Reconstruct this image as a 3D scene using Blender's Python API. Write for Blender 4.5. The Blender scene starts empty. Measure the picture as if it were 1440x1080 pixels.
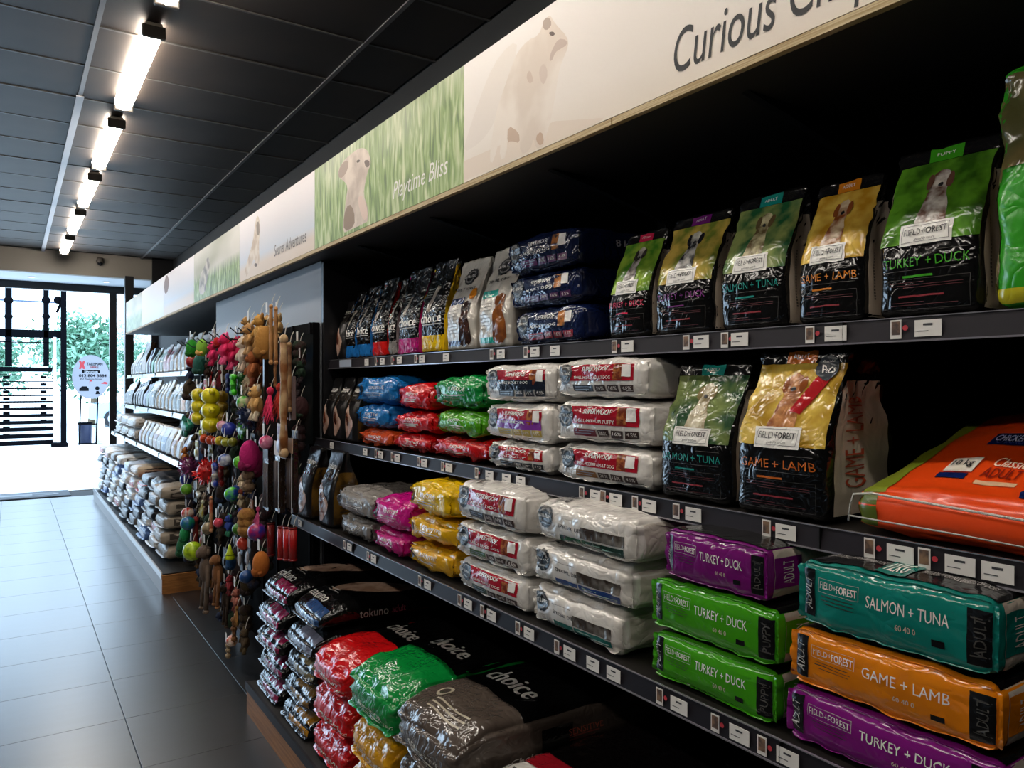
import bpy, math, random
import numpy as np
from mathutils import Vector
from mathutils.geometry import tessellate_polygon

SC = bpy.context.scene
COL = SC.collection
R = math.radians
# ------------------------------------------------------------------ camera, world, exposure
EYE = 1.55
cam_d = bpy.data.cameras.new('camera'); cam = bpy.data.objects.new('camera', cam_d); COL.objects.link(cam)
cam.location = (0, 0, EYE); cam.rotation_euler = (R(90), 0, R(-33.63))
cam_d.sensor_width = 36; cam_d.lens = 26.5; cam_d.clip_start = 0.02; cam_d.clip_end = 300
SC.camera = cam
SKY = 6.0
LAMP = 34.0
w = bpy.data.worlds.new('sky'); SC.world = w; w.use_nodes = True
bg = w.node_tree.nodes['Background']
bg.inputs[0].default_value = (0.56, 0.77, 1.0, 1); bg.inputs[1].default_value = SKY
SC.view_settings.view_transform = 'Standard'; SC.view_settings.look = 'None'
SC.view_settings.gamma = 1; SC.view_settings.use_curve_mapping = False
SC.view_settings.exposure = 0.0
# portal in the shop front guides the daylight sampling
pd = bpy.data.lights.new('door_portal', 'AREA'); pd.shape = 'RECTANGLE'; pd.size = 6.9; pd.size_y = 3.1
pd.cycles.is_portal = True
po = bpy.data.objects.new('door_portal', pd); COL.objects.link(po)
po.location = (-1.5, 13.45, 1.55); po.rotation_euler = (R(-90), 0, 0)

# ------------------------------------------------------------------ helpers
def lin(h):
    h = h.lstrip('#'); o = []
    for i in (0, 2, 4):
        c = int(h[i:i+2], 16) / 255
        o.append(c / 12.92 if c <= 0.04045 else ((c + 0.055) / 1.055) ** 2.4)
    return (o[0], o[1], o[2], 1)

MATS = {}
def mat(name, c, rough=0.5, metal=0.0, bump=0.0, bscale=20.0, dist=0.8, c2=None, nscale=8.0, nstretch=(1, 1, 1), emit=0.0, coat=0.0, trans=0.0, spec=0.5, lo=0.4, hi=0.6, alpha=1.0):
    key = (name, c, rough, metal, bump, bscale, c2, nscale, nstretch, emit, coat, trans, alpha, lo, hi)
    if key in MATS: return MATS[key]
    m = bpy.data.materials.new(name); m.use_nodes = True
    nt = m.node_tree; b = nt.nodes['Principled BSDF']; L = nt.links.new
    b.inputs['Base Color'].default_value = lin(c); b.inputs['Roughness'].default_value = rough
    b.inputs['Metallic'].default_value = metal; b.inputs['Coat Weight'].default_value = coat
    b.inputs['Coat Roughness'].default_value = 0.12
    b.inputs['Transmission Weight'].default_value = trans; b.inputs['Alpha'].default_value = alpha
    b.inputs['Specular IOR Level'].default_value = spec
    if emit:
        b.inputs['Emission Color'].default_value = lin(c); b.inputs['Emission Strength'].default_value = emit
    if bump or c2:
        tc = nt.nodes.new('ShaderNodeTexCoord')
    if c2:
        mp = nt.nodes.new('ShaderNodeMapping'); mp.inputs['Scale'].default_value = nstretch
        L(tc.outputs['Object'], mp.inputs['Vector'])
        n = nt.nodes.new('ShaderNodeTexNoise'); n.inputs['Scale'].default_value = nscale; n.inputs['Detail'].default_value = 3
        L(mp.outputs[0], n.inputs['Vector'])
        r = nt.nodes.new('ShaderNodeValToRGB'); r.color_ramp.elements[0].position = lo; r.color_ramp.elements[1].position = hi
        r.color_ramp.elements[0].color = lin(c); r.color_ramp.elements[1].color = lin(c2)
        L(n.outputs['Fac'], r.inputs[0]); L(r.outputs[0], b.inputs['Base Color'])
    if bump:
        n = nt.nodes.new('ShaderNodeTexNoise'); n.inputs['Scale'].default_value = bscale
        n.inputs['Detail'].default_value = 2.5; n.inputs['Distortion'].default_value = dist
        L(tc.outputs['Object'], n.inputs['Vector'])
        bp = nt.nodes.new('ShaderNodeBump'); bp.inputs['Strength'].default_value = bump; bp.inputs['Distance'].default_value = 0.012
        src = n.outputs['Fac']
        if name in ('bag_film', 'printed_ink'):              # add sharp crease lines to the film
            n2 = nt.nodes.new('ShaderNodeTexNoise'); n2.inputs['Scale'].default_value = bscale*1.5; n2.inputs['Detail'].default_value = 1; n2.inputs['Distortion'].default_value = 1.5
            L(tc.outputs['Object'], n2.inputs['Vector'])
            m1 = nt.nodes.new('ShaderNodeMath'); m1.operation = 'SUBTRACT'; m1.inputs[1].default_value = 0.5; L(n2.outputs['Fac'], m1.inputs[0])
            m2 = nt.nodes.new('ShaderNodeMath'); m2.operation = 'ABSOLUTE'; L(m1.outputs[0], m2.inputs[0])
            m3 = nt.nodes.new('ShaderNodeMath'); m3.operation = 'MULTIPLY_ADD'; m3.inputs[1].default_value = 1.6; L(m2.outputs[0], m3.inputs[0]); L(src, m3.inputs[2])
            src = m3.outputs[0]
        L(src, bp.inputs['Height']); L(bp.outputs[0], b.inputs['Normal'])
        if coat: L(bp.outputs[0], b.inputs['Coat Normal'])
    MATS[key] = m
    return m

def film(c, crinkle=0.45, scale=16, rough=0.13, metal=0.0, c2=None, nscale=9.0):     # glossy packaging film
    return mat('bag_film', c, rough, metal, crinkle*CR, scale, 1.2, c2, nscale, coat=0.25)
def ink(c, rough=0.3):
    return mat('printed_ink', c, rough, 0, 0.45*CR, 16, 1.2)
CR = 0.46

def link(o, parent=None):
    COL.objects.link(o)
    if parent is not None: o.parent = parent
    return o
def mesh(name, V, F, m, parent=None, smooth=False, loc=None):
    me = bpy.data.meshes.new(name)
    me.from_pydata([tuple(map(float, v)) for v in V], [], [tuple(map(int, f)) for f in F])
    if smooth: me.polygons.foreach_set('use_smooth', [True] * len(me.polygons))
    me.materials.append(m); me.update()
    o = bpy.data.objects.new(name, me); link(o, parent)
    if loc is not None: o.location = loc
    return o
def tag(o, label=None, cat=None, group=None, kind=None):
    if label: o['label'] = label
    if cat: o['category'] = cat
    if group: o['group'] = group
    if kind: o['kind'] = kind
    return o
def thing(name, label, cat, loc=(0, 0, 0), rz=0.0, group=None, rx=0.0, ry=0.0):
    o = bpy.data.objects.new(name, None); COL.objects.link(o); o.location = loc; o.rotation_euler = (rx, ry, rz)
    o.empty_display_size = 0.05
    return tag(o, label, cat, group)
def copy_tree(o, parent=None):
    c = o.copy(); COL.objects.link(c); c.parent = parent
    for ch in list(o.children): copy_tree(ch, c)
    return c

class MB:                                                # small mesh collector
    def __init__(s): s.V = []; s.F = []
    def add(s, V, F):
        n = len(s.V); s.V += [tuple(v) for v in V]; s.F += [tuple(i + n for i in f) for f in F]; return s
    def box(s, x0, x1, y0, y1, z0, z1):
        return s.add([(x0,y0,z0),(x1,y0,z0),(x1,y1,z0),(x0,y1,z0),(x0,y0,z1),(x1,y0,z1),(x1,y1,z1),(x0,y1,z1)],
                     [(0,3,2,1),(4,5,6,7),(0,1,5,4),(1,2,6,5),(2,3,7,6),(3,0,4,7)])
    def bbox(s, x0, x1, y0, y1, z0, z1, b=0.004):         # box with chamfered edges
        V = []; cx, cy, cz = (x0+x1)/2, (y0+y1)/2, (z0+z1)/2
        h = np.array([(x1-x0)/2, (y1-y0)/2, (z1-z0)/2]); b = min(b, h.min()*0.45)
        P, F = cubegrid((3, 3, 3)); P = np.sign(P) * np.where(np.abs(P) > 0.9, 1, 0.5)
        Q = []
        for p in P:
            core = np.where(np.abs(p) > 0, np.sign(p) * (h - b), 0); d = np.where(np.abs(p) > 0.9, np.sign(p) * b, 0)
            Q.append(core + d if (np.abs(p) > 0.9).sum() == 1 else core + d * 0.62)
        return s.add([(q[0]+cx, q[1]+cy, q[2]+cz) for q in Q], F)
    def tube(s, pts, r, n=6, cap=True):
        pts = [Vector(p) for p in pts]; rs = r if isinstance(r, (list, tuple)) else [r] * len(pts); V = []; F = []
        for i, p in enumerate(pts):
            d = (pts[min(i+1, len(pts)-1)] - pts[max(i-1, 0)]).normalized()
            a = d.orthogonal().normalized() if i == 0 else (a - d * a.dot(d)).normalized()
            b = d.cross(a)
            for k in range(n):
                t = 2 * math.pi * k / n; V.append(p + (a * math.cos(t) + b * math.sin(t)) * rs[i])
        for i in range(len(pts)-1):
            for k in range(n): F.append((i*n+k, i*n+(k+1) % n, (i+1)*n+(k+1) % n, (i+1)*n+k))
        if cap: F += [tuple(range(n))[::-1], tuple(range((len(pts)-1)*n, len(pts)*n))]
        return s.add(V, F)
    def ell(s, c, r, nu=14, nv=9, rot=0.0, amp=0.0, fr=5, tilt=0.0):
        V = []; F = []; cr, sr = math.cos(rot), math.sin(rot)
        for j in range(nv+1):
            ph = math.pi * j / nv
            for i in range(nu):
                th = 2*math.pi*i/nu; k = 1 + amp * math.sin(fr*th + 2*j) * math.sin(ph)
                x, y, z = r[0]*math.sin(ph)*math.cos(th)*k, r[1]*math.sin(ph)*math.sin(th)*k, r[2]*math.cos(ph)*k
                y, z = y*cr - z*sr, y*sr + z*cr                       # turn in the plane of the rack
                V.append((c[0]+x, c[1]+y, c[2]+z))
        for j in range(nv):
            for i in range(nu): F.append((j*nu+i, (j+1)*nu+i, (j+1)*nu+(i+1) % nu, j*nu+(i+1) % nu))
        return s.add(V, F)
    def lathe(s, prof, n=24, c=(0, 0, 0)):
        V = []; F = []
        for (r, z) in prof:
            for i in range(n): t = 2*math.pi*i/n; V.append((c[0]+r*math.cos(t), c[1]+r*math.sin(t), c[2]+z))
        for j in range(len(prof)-1):
            for i in range(n): F.append((j*n+i, j*n+(i+1) % n, (j+1)*n+(i+1) % n, (j+1)*n+i))
        return s.add(V, F)
    def build(s, name, m, parent=None, smooth=False, loc=None): return mesh(name, s.V, s.F, m, parent, smooth, loc)

CG = {}
def cubegrid(n):
    if n in CG: return CG[n]
    idx = {}; V = []; F = []
    def vid(i, j, k):
        if (i, j, k) not in idx: idx[(i, j, k)] = len(V); V.append((2*i/n[0]-1, 2*j/n[1]-1, 2*k/n[2]-1))
        return idx[(i, j, k)]
    for i in range(n[0]):
        for j in range(n[1]):
            F.append((vid(i,j,0), vid(i,j+1,0), vid(i+1,j+1,0), vid(i+1,j,0)))
            F.append((vid(i,j,n[2]), vid(i+1,j,n[2]), vid(i+1,j+1,n[2]), vid(i,j+1,n[2])))
    for i in range(n[0]):
        for k in range(n[2]):
            F.append((vid(i,0,k), vid(i+1,0,k), vid(i+1,0,k+1), vid(i,0,k+1)))
            F.append((vid(i,n[1],k), vid(i,n[1],k+1), vid(i+1,n[1],k+1), vid(i+1,n[1],k)))
    for j in range(n[1]):
        for k in range(n[2]):
            F.append((vid(0,j,k), vid(0,j,k+1), vid(0,j+1,k+1), vid(0,j+1,k)))
            F.append((vid(n[0],j,k), vid(n[0],j+1,k), vid(n[0],j+1,k+1), vid(n[0],j,k+1)))
    CG[n] = (np.array(V), F); return CG[n]

TXT = {}
def textmesh(s, bold=0.0, shear=0.0):
    key = (s, bold, shear)
    if key in TXT: return TXT[key]
    c = bpy.data.curves.new('lettering', 'FONT'); c.body = s; c.resolution_u = 5 if bold < 0 else 2; c.shear = shear
    c.fill_mode = 'FRONT'
    o = bpy.data.objects.new('lettering', c); COL.objects.link(o)
    dg = bpy.context.evaluated_depsgraph_get()
    me = bpy.data.meshes.new_from_object(o.evaluated_get(dg))
    V = np.array([v.co[:2] for v in me.vertices]).reshape(-1, 2); F = [tuple(p.vertices) for p in me.polygons]
    bpy.data.objects.remove(o); bpy.data.curves.remove(c); bpy.data.meshes.remove(me)
    if bold >= 0.01:                                     # heavier strokes: the outline laid down twice, side by side
        n = len(V); F = F + [tuple(i + n for i in f) for f in F]; V = np.concatenate([V - [bold*1.1, 0], V + [bold*1.1, 0]])
    a, b = V.min(0), V.max(0); V = (V - (a + b) / 2) / (b - a)          # to a unit box, centred
    TXT[key] = (V, F, (b - a)); return TXT[key]

def sub2(V, F, n):                                                       # split triangles n times
    V = [tuple(v) for v in V]
    for _ in range(n):
        mid = {}; G = []
        def m(a, b):
            k = (min(a, b), max(a, b))
            if k not in mid: mid[k] = len(V); V.append(tuple((np.array(V[a]) + np.array(V[b])) / 2))
            return mid[k]
        for a, b, c in F:
            x, y, z = m(a, b), m(b, c), m(c, a); G += [(a, x, z), (x, b, y), (z, y, c), (x, y, z)]
        F = G
    return np.array(V), F
def polymesh(pts, n=2):
    t = tessellate_polygon([[Vector((p[0], p[1], 0)) for p in pts]])
    V = [tuple(p) for p in pts]; F = []
    for a, b, c in t:
        ar = (V[b][0]-V[a][0])*(V[c][1]-V[a][1]) - (V[b][1]-V[a][1])*(V[c][0]-V[a][0])
        F.append((a, b, c) if ar > 0 else (a, c, b))
    return sub2(V, F, n)
def smoothpoly(pts, k=3):
    for _ in range(k-1):
        q = []
        for i, p in enumerate(pts):
            r = pts[(i+1) % len(pts)]
            q += [(p[0]*.75+r[0]*.25, p[1]*.75+r[1]*.25), (p[0]*.25+r[0]*.75, p[1]*.25+r[1]*.75)]
        pts = q
    return pts
def ellpoly(cx, cy, rx, ry, n=18, gear=0.0):
    return [(cx + rx*(1+gear*(i % 2))*math.cos(2*math.pi*i/n), cy + ry*(1+gear*(i % 2))*math.sin(2*math.pi*i/n)) for i in range(n)]

# ------------------------------------------------------------------ bags
class Bag:
    """A filled film bag. Local x runs along the shelf, y into the shelf (front is -y), z up from its underside."""
    def __init__(s, name, label, loc, w, d, h, film_mat, stand=False, r=0.03, wr=0.004, seed=0, group=None, rz=0.0, step=0.013,
                 bulge=0.012, pinch=0.12, lean=0.02, gus=0.02, top=0.12, flare=0.05, cat='bag', ramp=0.0, slump=0.0, tilt=0.0, nose=0.0):
        s.h = np.array([w/2, d/2, h/2]); s.stand = stand; s.r = min(r, 0.45*min(w, d, h)); s.wr = wr
        rs = np.random.RandomState(seed*7+3)
        s.k = rs.normal(size=(7, 3)) * np.array([5.5, 4, 6]); s.k[:, :] *= np.linspace(0.7, 1.8, 7)[:, None]
        s.ph = rs.uniform(0, 6.28, 7); s.amp = 1/np.linspace(0.9, 2.2, 7)
        s.bulge = bulge; s.pinch = pinch; s.lean = lean; s.gus = gus; s.top = top; s.flare = flare; s.slump = slump; s.ramp = ramp; s.nose = nose
        s.o = thing(name, label, cat, loc, R(-90) + rz, group, rx=0, ry=tilt)
        n = tuple(max(5, int(round(v/step))) for v in (w, d, h))
        n = tuple(min(a, 56) for a in n); s.n = n
        P, F = cubegrid(n)
        P = np.sign(P) * (1 - (1 - np.abs(P)) ** 1.35)                    # denser towards the edges
        s.body = mesh('bag_body', s.map(P), F, film_mat, s.o, True)
    def map(s, P):
        P = np.asarray(P, float); h = s.h; q = P * h
        core = np.clip(q, -(h - s.r), h - s.r); df = q - core
        ln = np.linalg.norm(df, axis=1, keepdims=True); nrm = df / np.maximum(ln, 1e-9)
        q = core + s.r * nrm
        a, b, c = P[:, 0], P[:, 1], P[:, 2]
        # wrinkles: ridged waves
        wv = np.zeros(len(P))
        for k, ph, am in zip(s.k, s.ph, s.amp): wv += am * (1 - 2 * np.sqrt(np.sin((P * k).sum(1) + ph)**2 + 0.06))
        if s.stand:
            t = (c + 1) / 2; u = np.clip((t - 0.45) / 0.5, 0, 1); sm = u*u*(3-2*u); g = 1 - (1 - s.top) * sm
            wamp = s.wr * (0.35 + 1.3 * u)
            q = q + nrm * (wamp * wv * (1 - 0.75*np.clip((t-0.9)/0.1, 0, 1)))[:, None]
            x = q[:, 0] * (1 + s.flare * sm - 0.02) - np.sign(q[:, 0]) * s.gus * (np.abs(a) > 0.98) * (1 - np.abs(b)) * np.clip(t*1.6, 0, 1) * (1-0.6*u)
            bl = s.bulge * (1 - a**2) * (1 - np.clip((t-.35)/.6, -1, 1)**2) * np.sign(b) * (np.abs(b) > 0.9)
            y = q[:, 1] * g + bl + s.lean * 1.4 * np.clip(t - 0.35, 0, 1) - (1 - g) * h[1] * 0.25
            z = q[:, 2] + h[2]
            return np.stack([x, y, np.maximum(z, 0)], 1)
        ed = np.minimum(np.minimum(np.maximum(np.abs(a), np.abs(b)), np.maximum(np.abs(a), np.abs(c))), np.maximum(np.abs(b), np.abs(c)))
        q = q + nrm * (s.wr * wv * (0.35 + 0.65*ed**3))[:, None]
        e = np.abs(a) ** 5
        z = q[:, 2] * (1 - s.pinch * e) + np.where(c > 0, 1, -0.2) * s.bulge * (1 - a**2) * (1 - b**2) * (np.abs(c) > 0.9)
        y = q[:, 1] + np.sign(b) * s.bulge * (1 - a**2) * (1 - c**2) * (np.abs(b) > 0.9)
        x = q[:, 0] + np.sign(a) * s.bulge * 0.6 * (1 - b**2) * (1 - c**2) * (np.abs(a) > 0.98)
        z = z + s.slump * np.cos(2.2*a) * (c + 1) / 2 * h[2]
        return np.stack([x, y, np.maximum(z + h[2], 0) * (1 + s.ramp * np.clip((b + 0.85) / 1.5, 0, 1)) * (1 - s.nose * np.clip((-b - 0.68) / 0.32, 0, 1)**1.3)], 1)
    EMB = {'front': lambda S, T: (S, -np.ones_like(S), T), 'top': lambda S, T: (S, T, np.ones_like(S)),
           'right': lambda S, T: (np.ones_like(S), S, T), 'left': lambda S, T: (-np.ones_like(S), -S, T)}
    def pts(s, face, uv, eps):
        uv = np.asarray(uv, float); S = np.clip(uv[:, 0], 0.0, 1.0) * 2 - 1; T = np.clip(uv[:, 1], 0.0, 1.0) * 2 - 1
        f = Bag.EMB[face]; E = 0.012
        def M(S, T): return s.map(np.stack(f(S, T), 1))
        # sit exactly on the facets of the body grid
        ia, ib = {'front': (0, 2), 'top': (0, 1), 'right': (1, 2), 'left': (1, 2)}[face]
        def cell(P, n):
            g = np.sign(P) * (1 - (1 - np.abs(P)) ** (1/1.35)); x = (g + 1) / 2 * n
            i = np.clip(np.floor(x), 0, n-1); e = []
            for j in (i, i+1):
                q = 2*j/n - 1; e.append(np.sign(q) * (1 - (1 - np.abs(q)) ** 1.35))
            return e[0], e[1], np.clip((P - e[0]) / (e[1] - e[0]), 0, 1)[:, None]
        s0, s1, fs = cell(S, s.n[ia]); t0, t1, ft = cell(T, s.n[ib])
        p = M(s0, t0)*(1-fs)*(1-ft) + M(s1, t0)*fs*(1-ft) + M(s0, t1)*(1-fs)*ft + M(s1, t1)*fs*ft
        n = np.cross(M(np.minimum(S+E, 1), T) - M(np.maximum(S-E, -1), T), M(S, np.minimum(T+E, 1)) - M(S, np.maximum(T-E, -1)))
        n /= np.maximum(np.linalg.norm(n, axis=1, keepdims=True), 1e-9)
        return p + n * eps
    def dims(s, face):
        h = s.h * 2
        return {'front': (h[0], h[2]), 'top': (h[0], h[1]), 'right': (h[1], h[2]), 'left': (h[1], h[2])}[face]
    def rect(s, face, x0, x1, y0, y1, m, name='printed_panel', eps=0.0016, step=0.010, parent=None):
        W, H = s.dims(face)
        nx = max(1, min(64, int(math.ceil((x1-x0)*W/step)))); ny = max(1, min(64, int(math.ceil((y1-y0)*H/step))))
        g = [(x0+(x1-x0)*i/nx, y0+(y1-y0)*j/ny) for j in range(ny+1) for i in range(nx+1)]
        F = [(j*(nx+1)+i, j*(nx+1)+i+1, (j+1)*(nx+1)+i+1, (j+1)*(nx+1)+i) for j in range(ny) for i in range(nx)]
        return mesh(name, s.pts(face, g, eps), F, m, parent or s.o, True)
    def poly(s, face, pts, m, name='printed_shape', eps=0.0018, n=2, parent=None):
        V, F = polymesh(pts, n)
        return mesh(name, s.pts(face, V, eps), F, m, parent or s.o, True)
    def frame(s, face, x0, x1, y0, y1, t, m, name='printed_frame', eps=0.0022):      # thin outline, t in metres
        W, H = s.dims(face); a, b = t/W, t/H; mb = MB()
        for (p, q, r, v) in ((x0, x1, y0, y0+b), (x0, x1, y1-b, y1), (x0, x0+a, y0, y1), (x1-a, x1, y0, y1)):
            nx = 10; V = [(p+(q-p)*i/nx, r) for i in range(nx+1)] + [(p+(q-p)*i/nx, v) for i in range(nx+1)]
            if q - p < 2*a: V = [(p, r+(v-r)*i/nx) for i in range(nx+1)][::-1] + [(q, r+(v-r)*i/nx) for i in range(nx+1)][::-1]
            F = [(i, i+1, nx+2+i, nx+1+i) for i in range(nx)]
            mb.add(s.pts(face, V, eps), F)
        return mb.build(name, m, s.o)
    def text(s, face, st, cx, cy, w, h, m, bold=0.0, shear=0.0, rot=0, name='lettering', eps=0.0026, parent=None):
        V, F, _ = textmesh(st, bold, shear)
        if rot == 90: V = np.stack([-V[:, 1], V[:, 0]], 1)
        if rot == -90: V = np.stack([V[:, 1], -V[:, 0]], 1)
        uv = np.stack([cx + V[:, 0]*w, cy + V[:, 1]*h], 1)
        return mesh(name, s.pts(face, uv, eps), F, m, parent or s.o)
    def lines(s, face, rows, m, name='fine_print', eps=0.002):                        # blocks of tiny unreadable print as thin rules
        mb = MB()
        for (x0, x1, y, t) in rows:
            n = max(2, int((x1-x0)*s.dims(face)[0]/0.015)); V = [(x0+(x1-x0)*i/n, y) for i in range(n+1)] + [(x0+(x1-x0)*i/n, y+t) for i in range(n+1)]
            mb.add(s.pts(face, V, eps), [(i, i+1, n+2+i, n+1+i) for i in range(n)])
        o = mb.build(name, m, s.o); o['kind'] = 'stuff'; return o
    def fin(s, path, normal, wd, m, name='seam', th=0.0012):                          # welded seam standing off an edge
        p = s.map(np.array(path, float)); n = np.array(normal, float); n /= np.linalg.norm(n)
        V = []; F = []; k = len(p)
        for i in range(k):
            j = 1 + 0.08*math.sin(i*1.7)
            V += [p[i] - n*0.003, p[i] + n*wd*j]
        t = np.array([0, 0, th]) if abs(n[2]) < 0.7 else np.array([0, th, 0])
        V = V + [v + t for v in V]
        for i in range(k-1):
            a, b = 2*i, 2*i+2
            F += [(a, b, b+1, a+1), (a+2*k, a+1+2*k, b+1+2*k, b+2*k), (a+1, b+1, b+1+2*k, a+1+2*k)]
        return mesh(name, V, F, m, s.o, True)

ORD = ['first', 'second', 'third', 'fourth', 'fifth', 'sixth', 'seventh', 'eighth', 'ninth', 'tenth', 'eleventh', 'twelfth', 'thirteenth', 'fourteenth',
       'fifteenth', 'sixteenth', 'seventeenth', 'eighteenth', 'nineteenth', 'twentieth', 'twenty-first', 'twenty-second', 'twenty-third', 'twenty-fourth',
       'twenty-fifth', 'twenty-sixth', 'twenty-seventh', 'twenty-eighth', 'twenty-ninth', 'thirtieth']
COS, SIN, K = 0.8327, 0.5538, 1273.0
def Yu(u, X): return X * (K/(u-15) - SIN) / COS            # where a sight line of the photograph meets the plane x = X
def Zu(u, v, X): return EYE + (540-v) * X * K/(u-15) / 1060

# ------------------------------------------------------------------ the room
CEIL = 3.37; XW = 2.0; YF = 12.1
black = mat('black_laminate', '#070707', 0.8, spec=0.15); soft_black = mat('black_powder_coat', '#131316', 0.38)
floor_m = mat('slate_tile', '#11141a', 0.31, 0, 0.05, 5, 0.4, c2='#171c24', nscale=3.0, nstretch=(1, 5, 1), spec=0.9)
floor_m.node_tree.nodes['Principled BSDF'].inputs['IOR'].default_value = 1.9
slab = MB().box(-5, XW, -3, YF+1.4, -0.1, -0.012).build('floor', mat('dark_grout', '#0c0d0f', 0.8)); tag(slab, kind='structure')
TP = 0.54; tm = None; ty0 = 3.90 - 12*TP; tx0 = 0.441 - 6*TP
for i in range(9):
    for j in range(31):
        x, y = tx0 + i*TP, ty0 + j*TP
        if y + TP > YF + 0.05 or y < -2.9 or x < -3: continue
        if tm is None:
            o = MB().bbox(0.0015, TP-0.0015, 0.0015, TP-0.0015, -0.011, 0, 0.0008).build('floor_tile', floor_m, slab); tm = o.data
        else:
            o = bpy.data.objects.new('floor_tile', tm); link(o, slab)
        o.location = (x, y, 0); o.rotation_euler = (0, 0, 0)
ceil_m = mat('ceiling_board', '#3d342d', 0.55, 0, 0.03, 9, 0.3, c2='#362e29', nscale=2.2, spec=0.3)
cs = MB().box(-5, XW, -3, YF, CEIL+0.02, CEIL+0.12).build('ceiling', black); tag(cs, kind='structure')
cm = {}
cx0 = [0.365 + k*1.215 for k in range(-4, 2)]
ypit = 0.577; yc0 = 4.363 - 12*ypit
for x in cx0:
    wx = min(1.215, XW - x - 0.003)
    for j in range(0, 26):
        y = yc0 + j*ypit
        if y < -2.9 or y + ypit > YF: continue
        key = round(wx, 3)
        if key not in cm:
            o = MB().bbox(0.010, wx-0.010, 0.008, ypit-0.008, 0, 0.02, 0.004).build('ceiling_tile', ceil_m, cs); cm[key] = o.data
        else: o = link(bpy.data.objects.new('ceiling_tile', cm[key]), cs)
        o.location = (x, y, CEIL + 0.004*((j*7+int(x*10)) % 3)/3)
bar_m = mat('ceiling_bar_enamel', '#6f6c6b', 0.4); bar_w = mat('ceiling_bar_white', '#b9bbc2', 0.4)
for x in cx0:
    main = abs(x-0.365) < 0.01
    MB().box(x-0.012, x+0.012, -2.9, YF, CEIL-0.006, CEIL+0.01).build('ceiling_bar', bar_m, cs)
    if main: MB().box(x-0.021, x+0.021, 5.45, YF, CEIL-0.014, CEIL-0.006).build('ceiling_trunking', bar_w, cs)
for j in range(0, 27):
    y = yc0 + j*ypit
    if -2.9 < y < YF: MB().box(-5, XW, y-0.007, y+0.007, CEIL-0.003, CEIL+0.01).build('ceiling_bar', mat('ceiling_bar_grey', '#55524f', 0.5), cs)
def wallbox(name, m, *b): return tag(MB().box(*b).build(name, m), kind='structure')
dark_wall = mat('charcoal_paint', '#080808', 0.8)
wallbox('wall_right', dark_wall, XW, XW+0.1, -3, YF+1.4, 0, CEIL+0.1)
wallbox('wall_left', mat('grey_paint', '#3c3a39', 0.8), -5.1, -5, -3, YF+1.4, 0, CEIL+0.1)
wallbox('wall_back', mat('grey_paint', '#3c3a39', 0.8), -5, XW, -3.1, -3, 0, CEIL+0.1)
wallbox('wall_far', mat('beige_paint', '#8c857c', 0.7), -5, 1.72, YF, YF+0.12, 3.07, CEIL+0.1)
wallbox('trim_1', mat('soffit_paint', '#c8ccd4', 0.6), -5, XW, YF+0.12, YF+1.4, 3.09, 3.16)
wallbox('trim_2', soft_black, 1.72, XW, YF-0.03, YF+0.12, 3.0, CEIL+0.1)
for x in (-0.9, 0.25, 1.2):
    t = thing('downlight', 'small round white downlight in the entrance soffit, %s' % {-0.9: 'left of the gate', 0.25: 'above the steel gate', 1.2: 'nearest the banner end'}[x], 'downlight', (x, YF+0.75, 3.086), 0, 'soffit downlights')
    MB().lathe([(0.0, 0.0), (0.035, 0.0), (0.05, -0.006), (0.055, 0.002)]).build('rim', mat('white_enamel', '#e6e6e6', 0.4), t, True)
    MB().lathe([(0.0, -0.002), (0.032, -0.001)]).build('lens', mat('lit_lens', '#fff4e0', 0.3, emit=6), t)
# glazed shop front: black frame, pane beside the shelves
wf = MB(); wf.box(-5, XW, YF+1.3, YF+1.4, 2.98, 3.09); wf.box(1.30, 1.40, YF+1.3, YF+1.4, 0, 2.98); wf.box(1.9, XW, YF+1.3, YF+1.4, 0, 2.98)
win = tag(wf.build('window_1', soft_black), kind='structure')
MB().box(1.40, 1.9, YF+1.34, YF+1.35, 0, 2.98).build('pane', mat('clear_glass', '#ffffff', 0.02, trans=1.0, alpha=0.25), win)
wallbox('trim_3', soft_black, 1.36, 1.47, YF-0.1, YF+0.02, 0, 3.09)
mt = thing('door_mat', 'grey entrance mat with a pale oval logo in the doorway', 'mat', (-1.2, YF+0.02, 0.0))
MB().bbox(-1.9, 1.9, 0, 0.62, -0.011, 0.008, 0.004).build('mat_base', mat('mat_fibre', '#5a6068', 0.9, 0, 0.3, 60), mt)
V, F = polymesh(ellpoly(1.15, 0.3, 0.62, 0.2, 32), 0)
mesh('mat_oval', [(p[0], p[1], 0.0095) for p in V], F, mat('mat_oval_fibre', '#9aa0a6', 0.9), mt)
V, F = polymesh(ellpoly(1.15, 0.3, 0.56, 0.165, 32), 0)
mesh('mat_oval', [(p[0], p[1], 0.0105) for p in V], F, mat('mat_fibre', '#6c737b', 0.9), mt)
MB().box(0.85, 1.45, 0.22, 0.38, 0.0105, 0.0115).build('mat_emblem', mat('mat_oval_fibre', '#9aa0a6', 0.9), mt)

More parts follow.
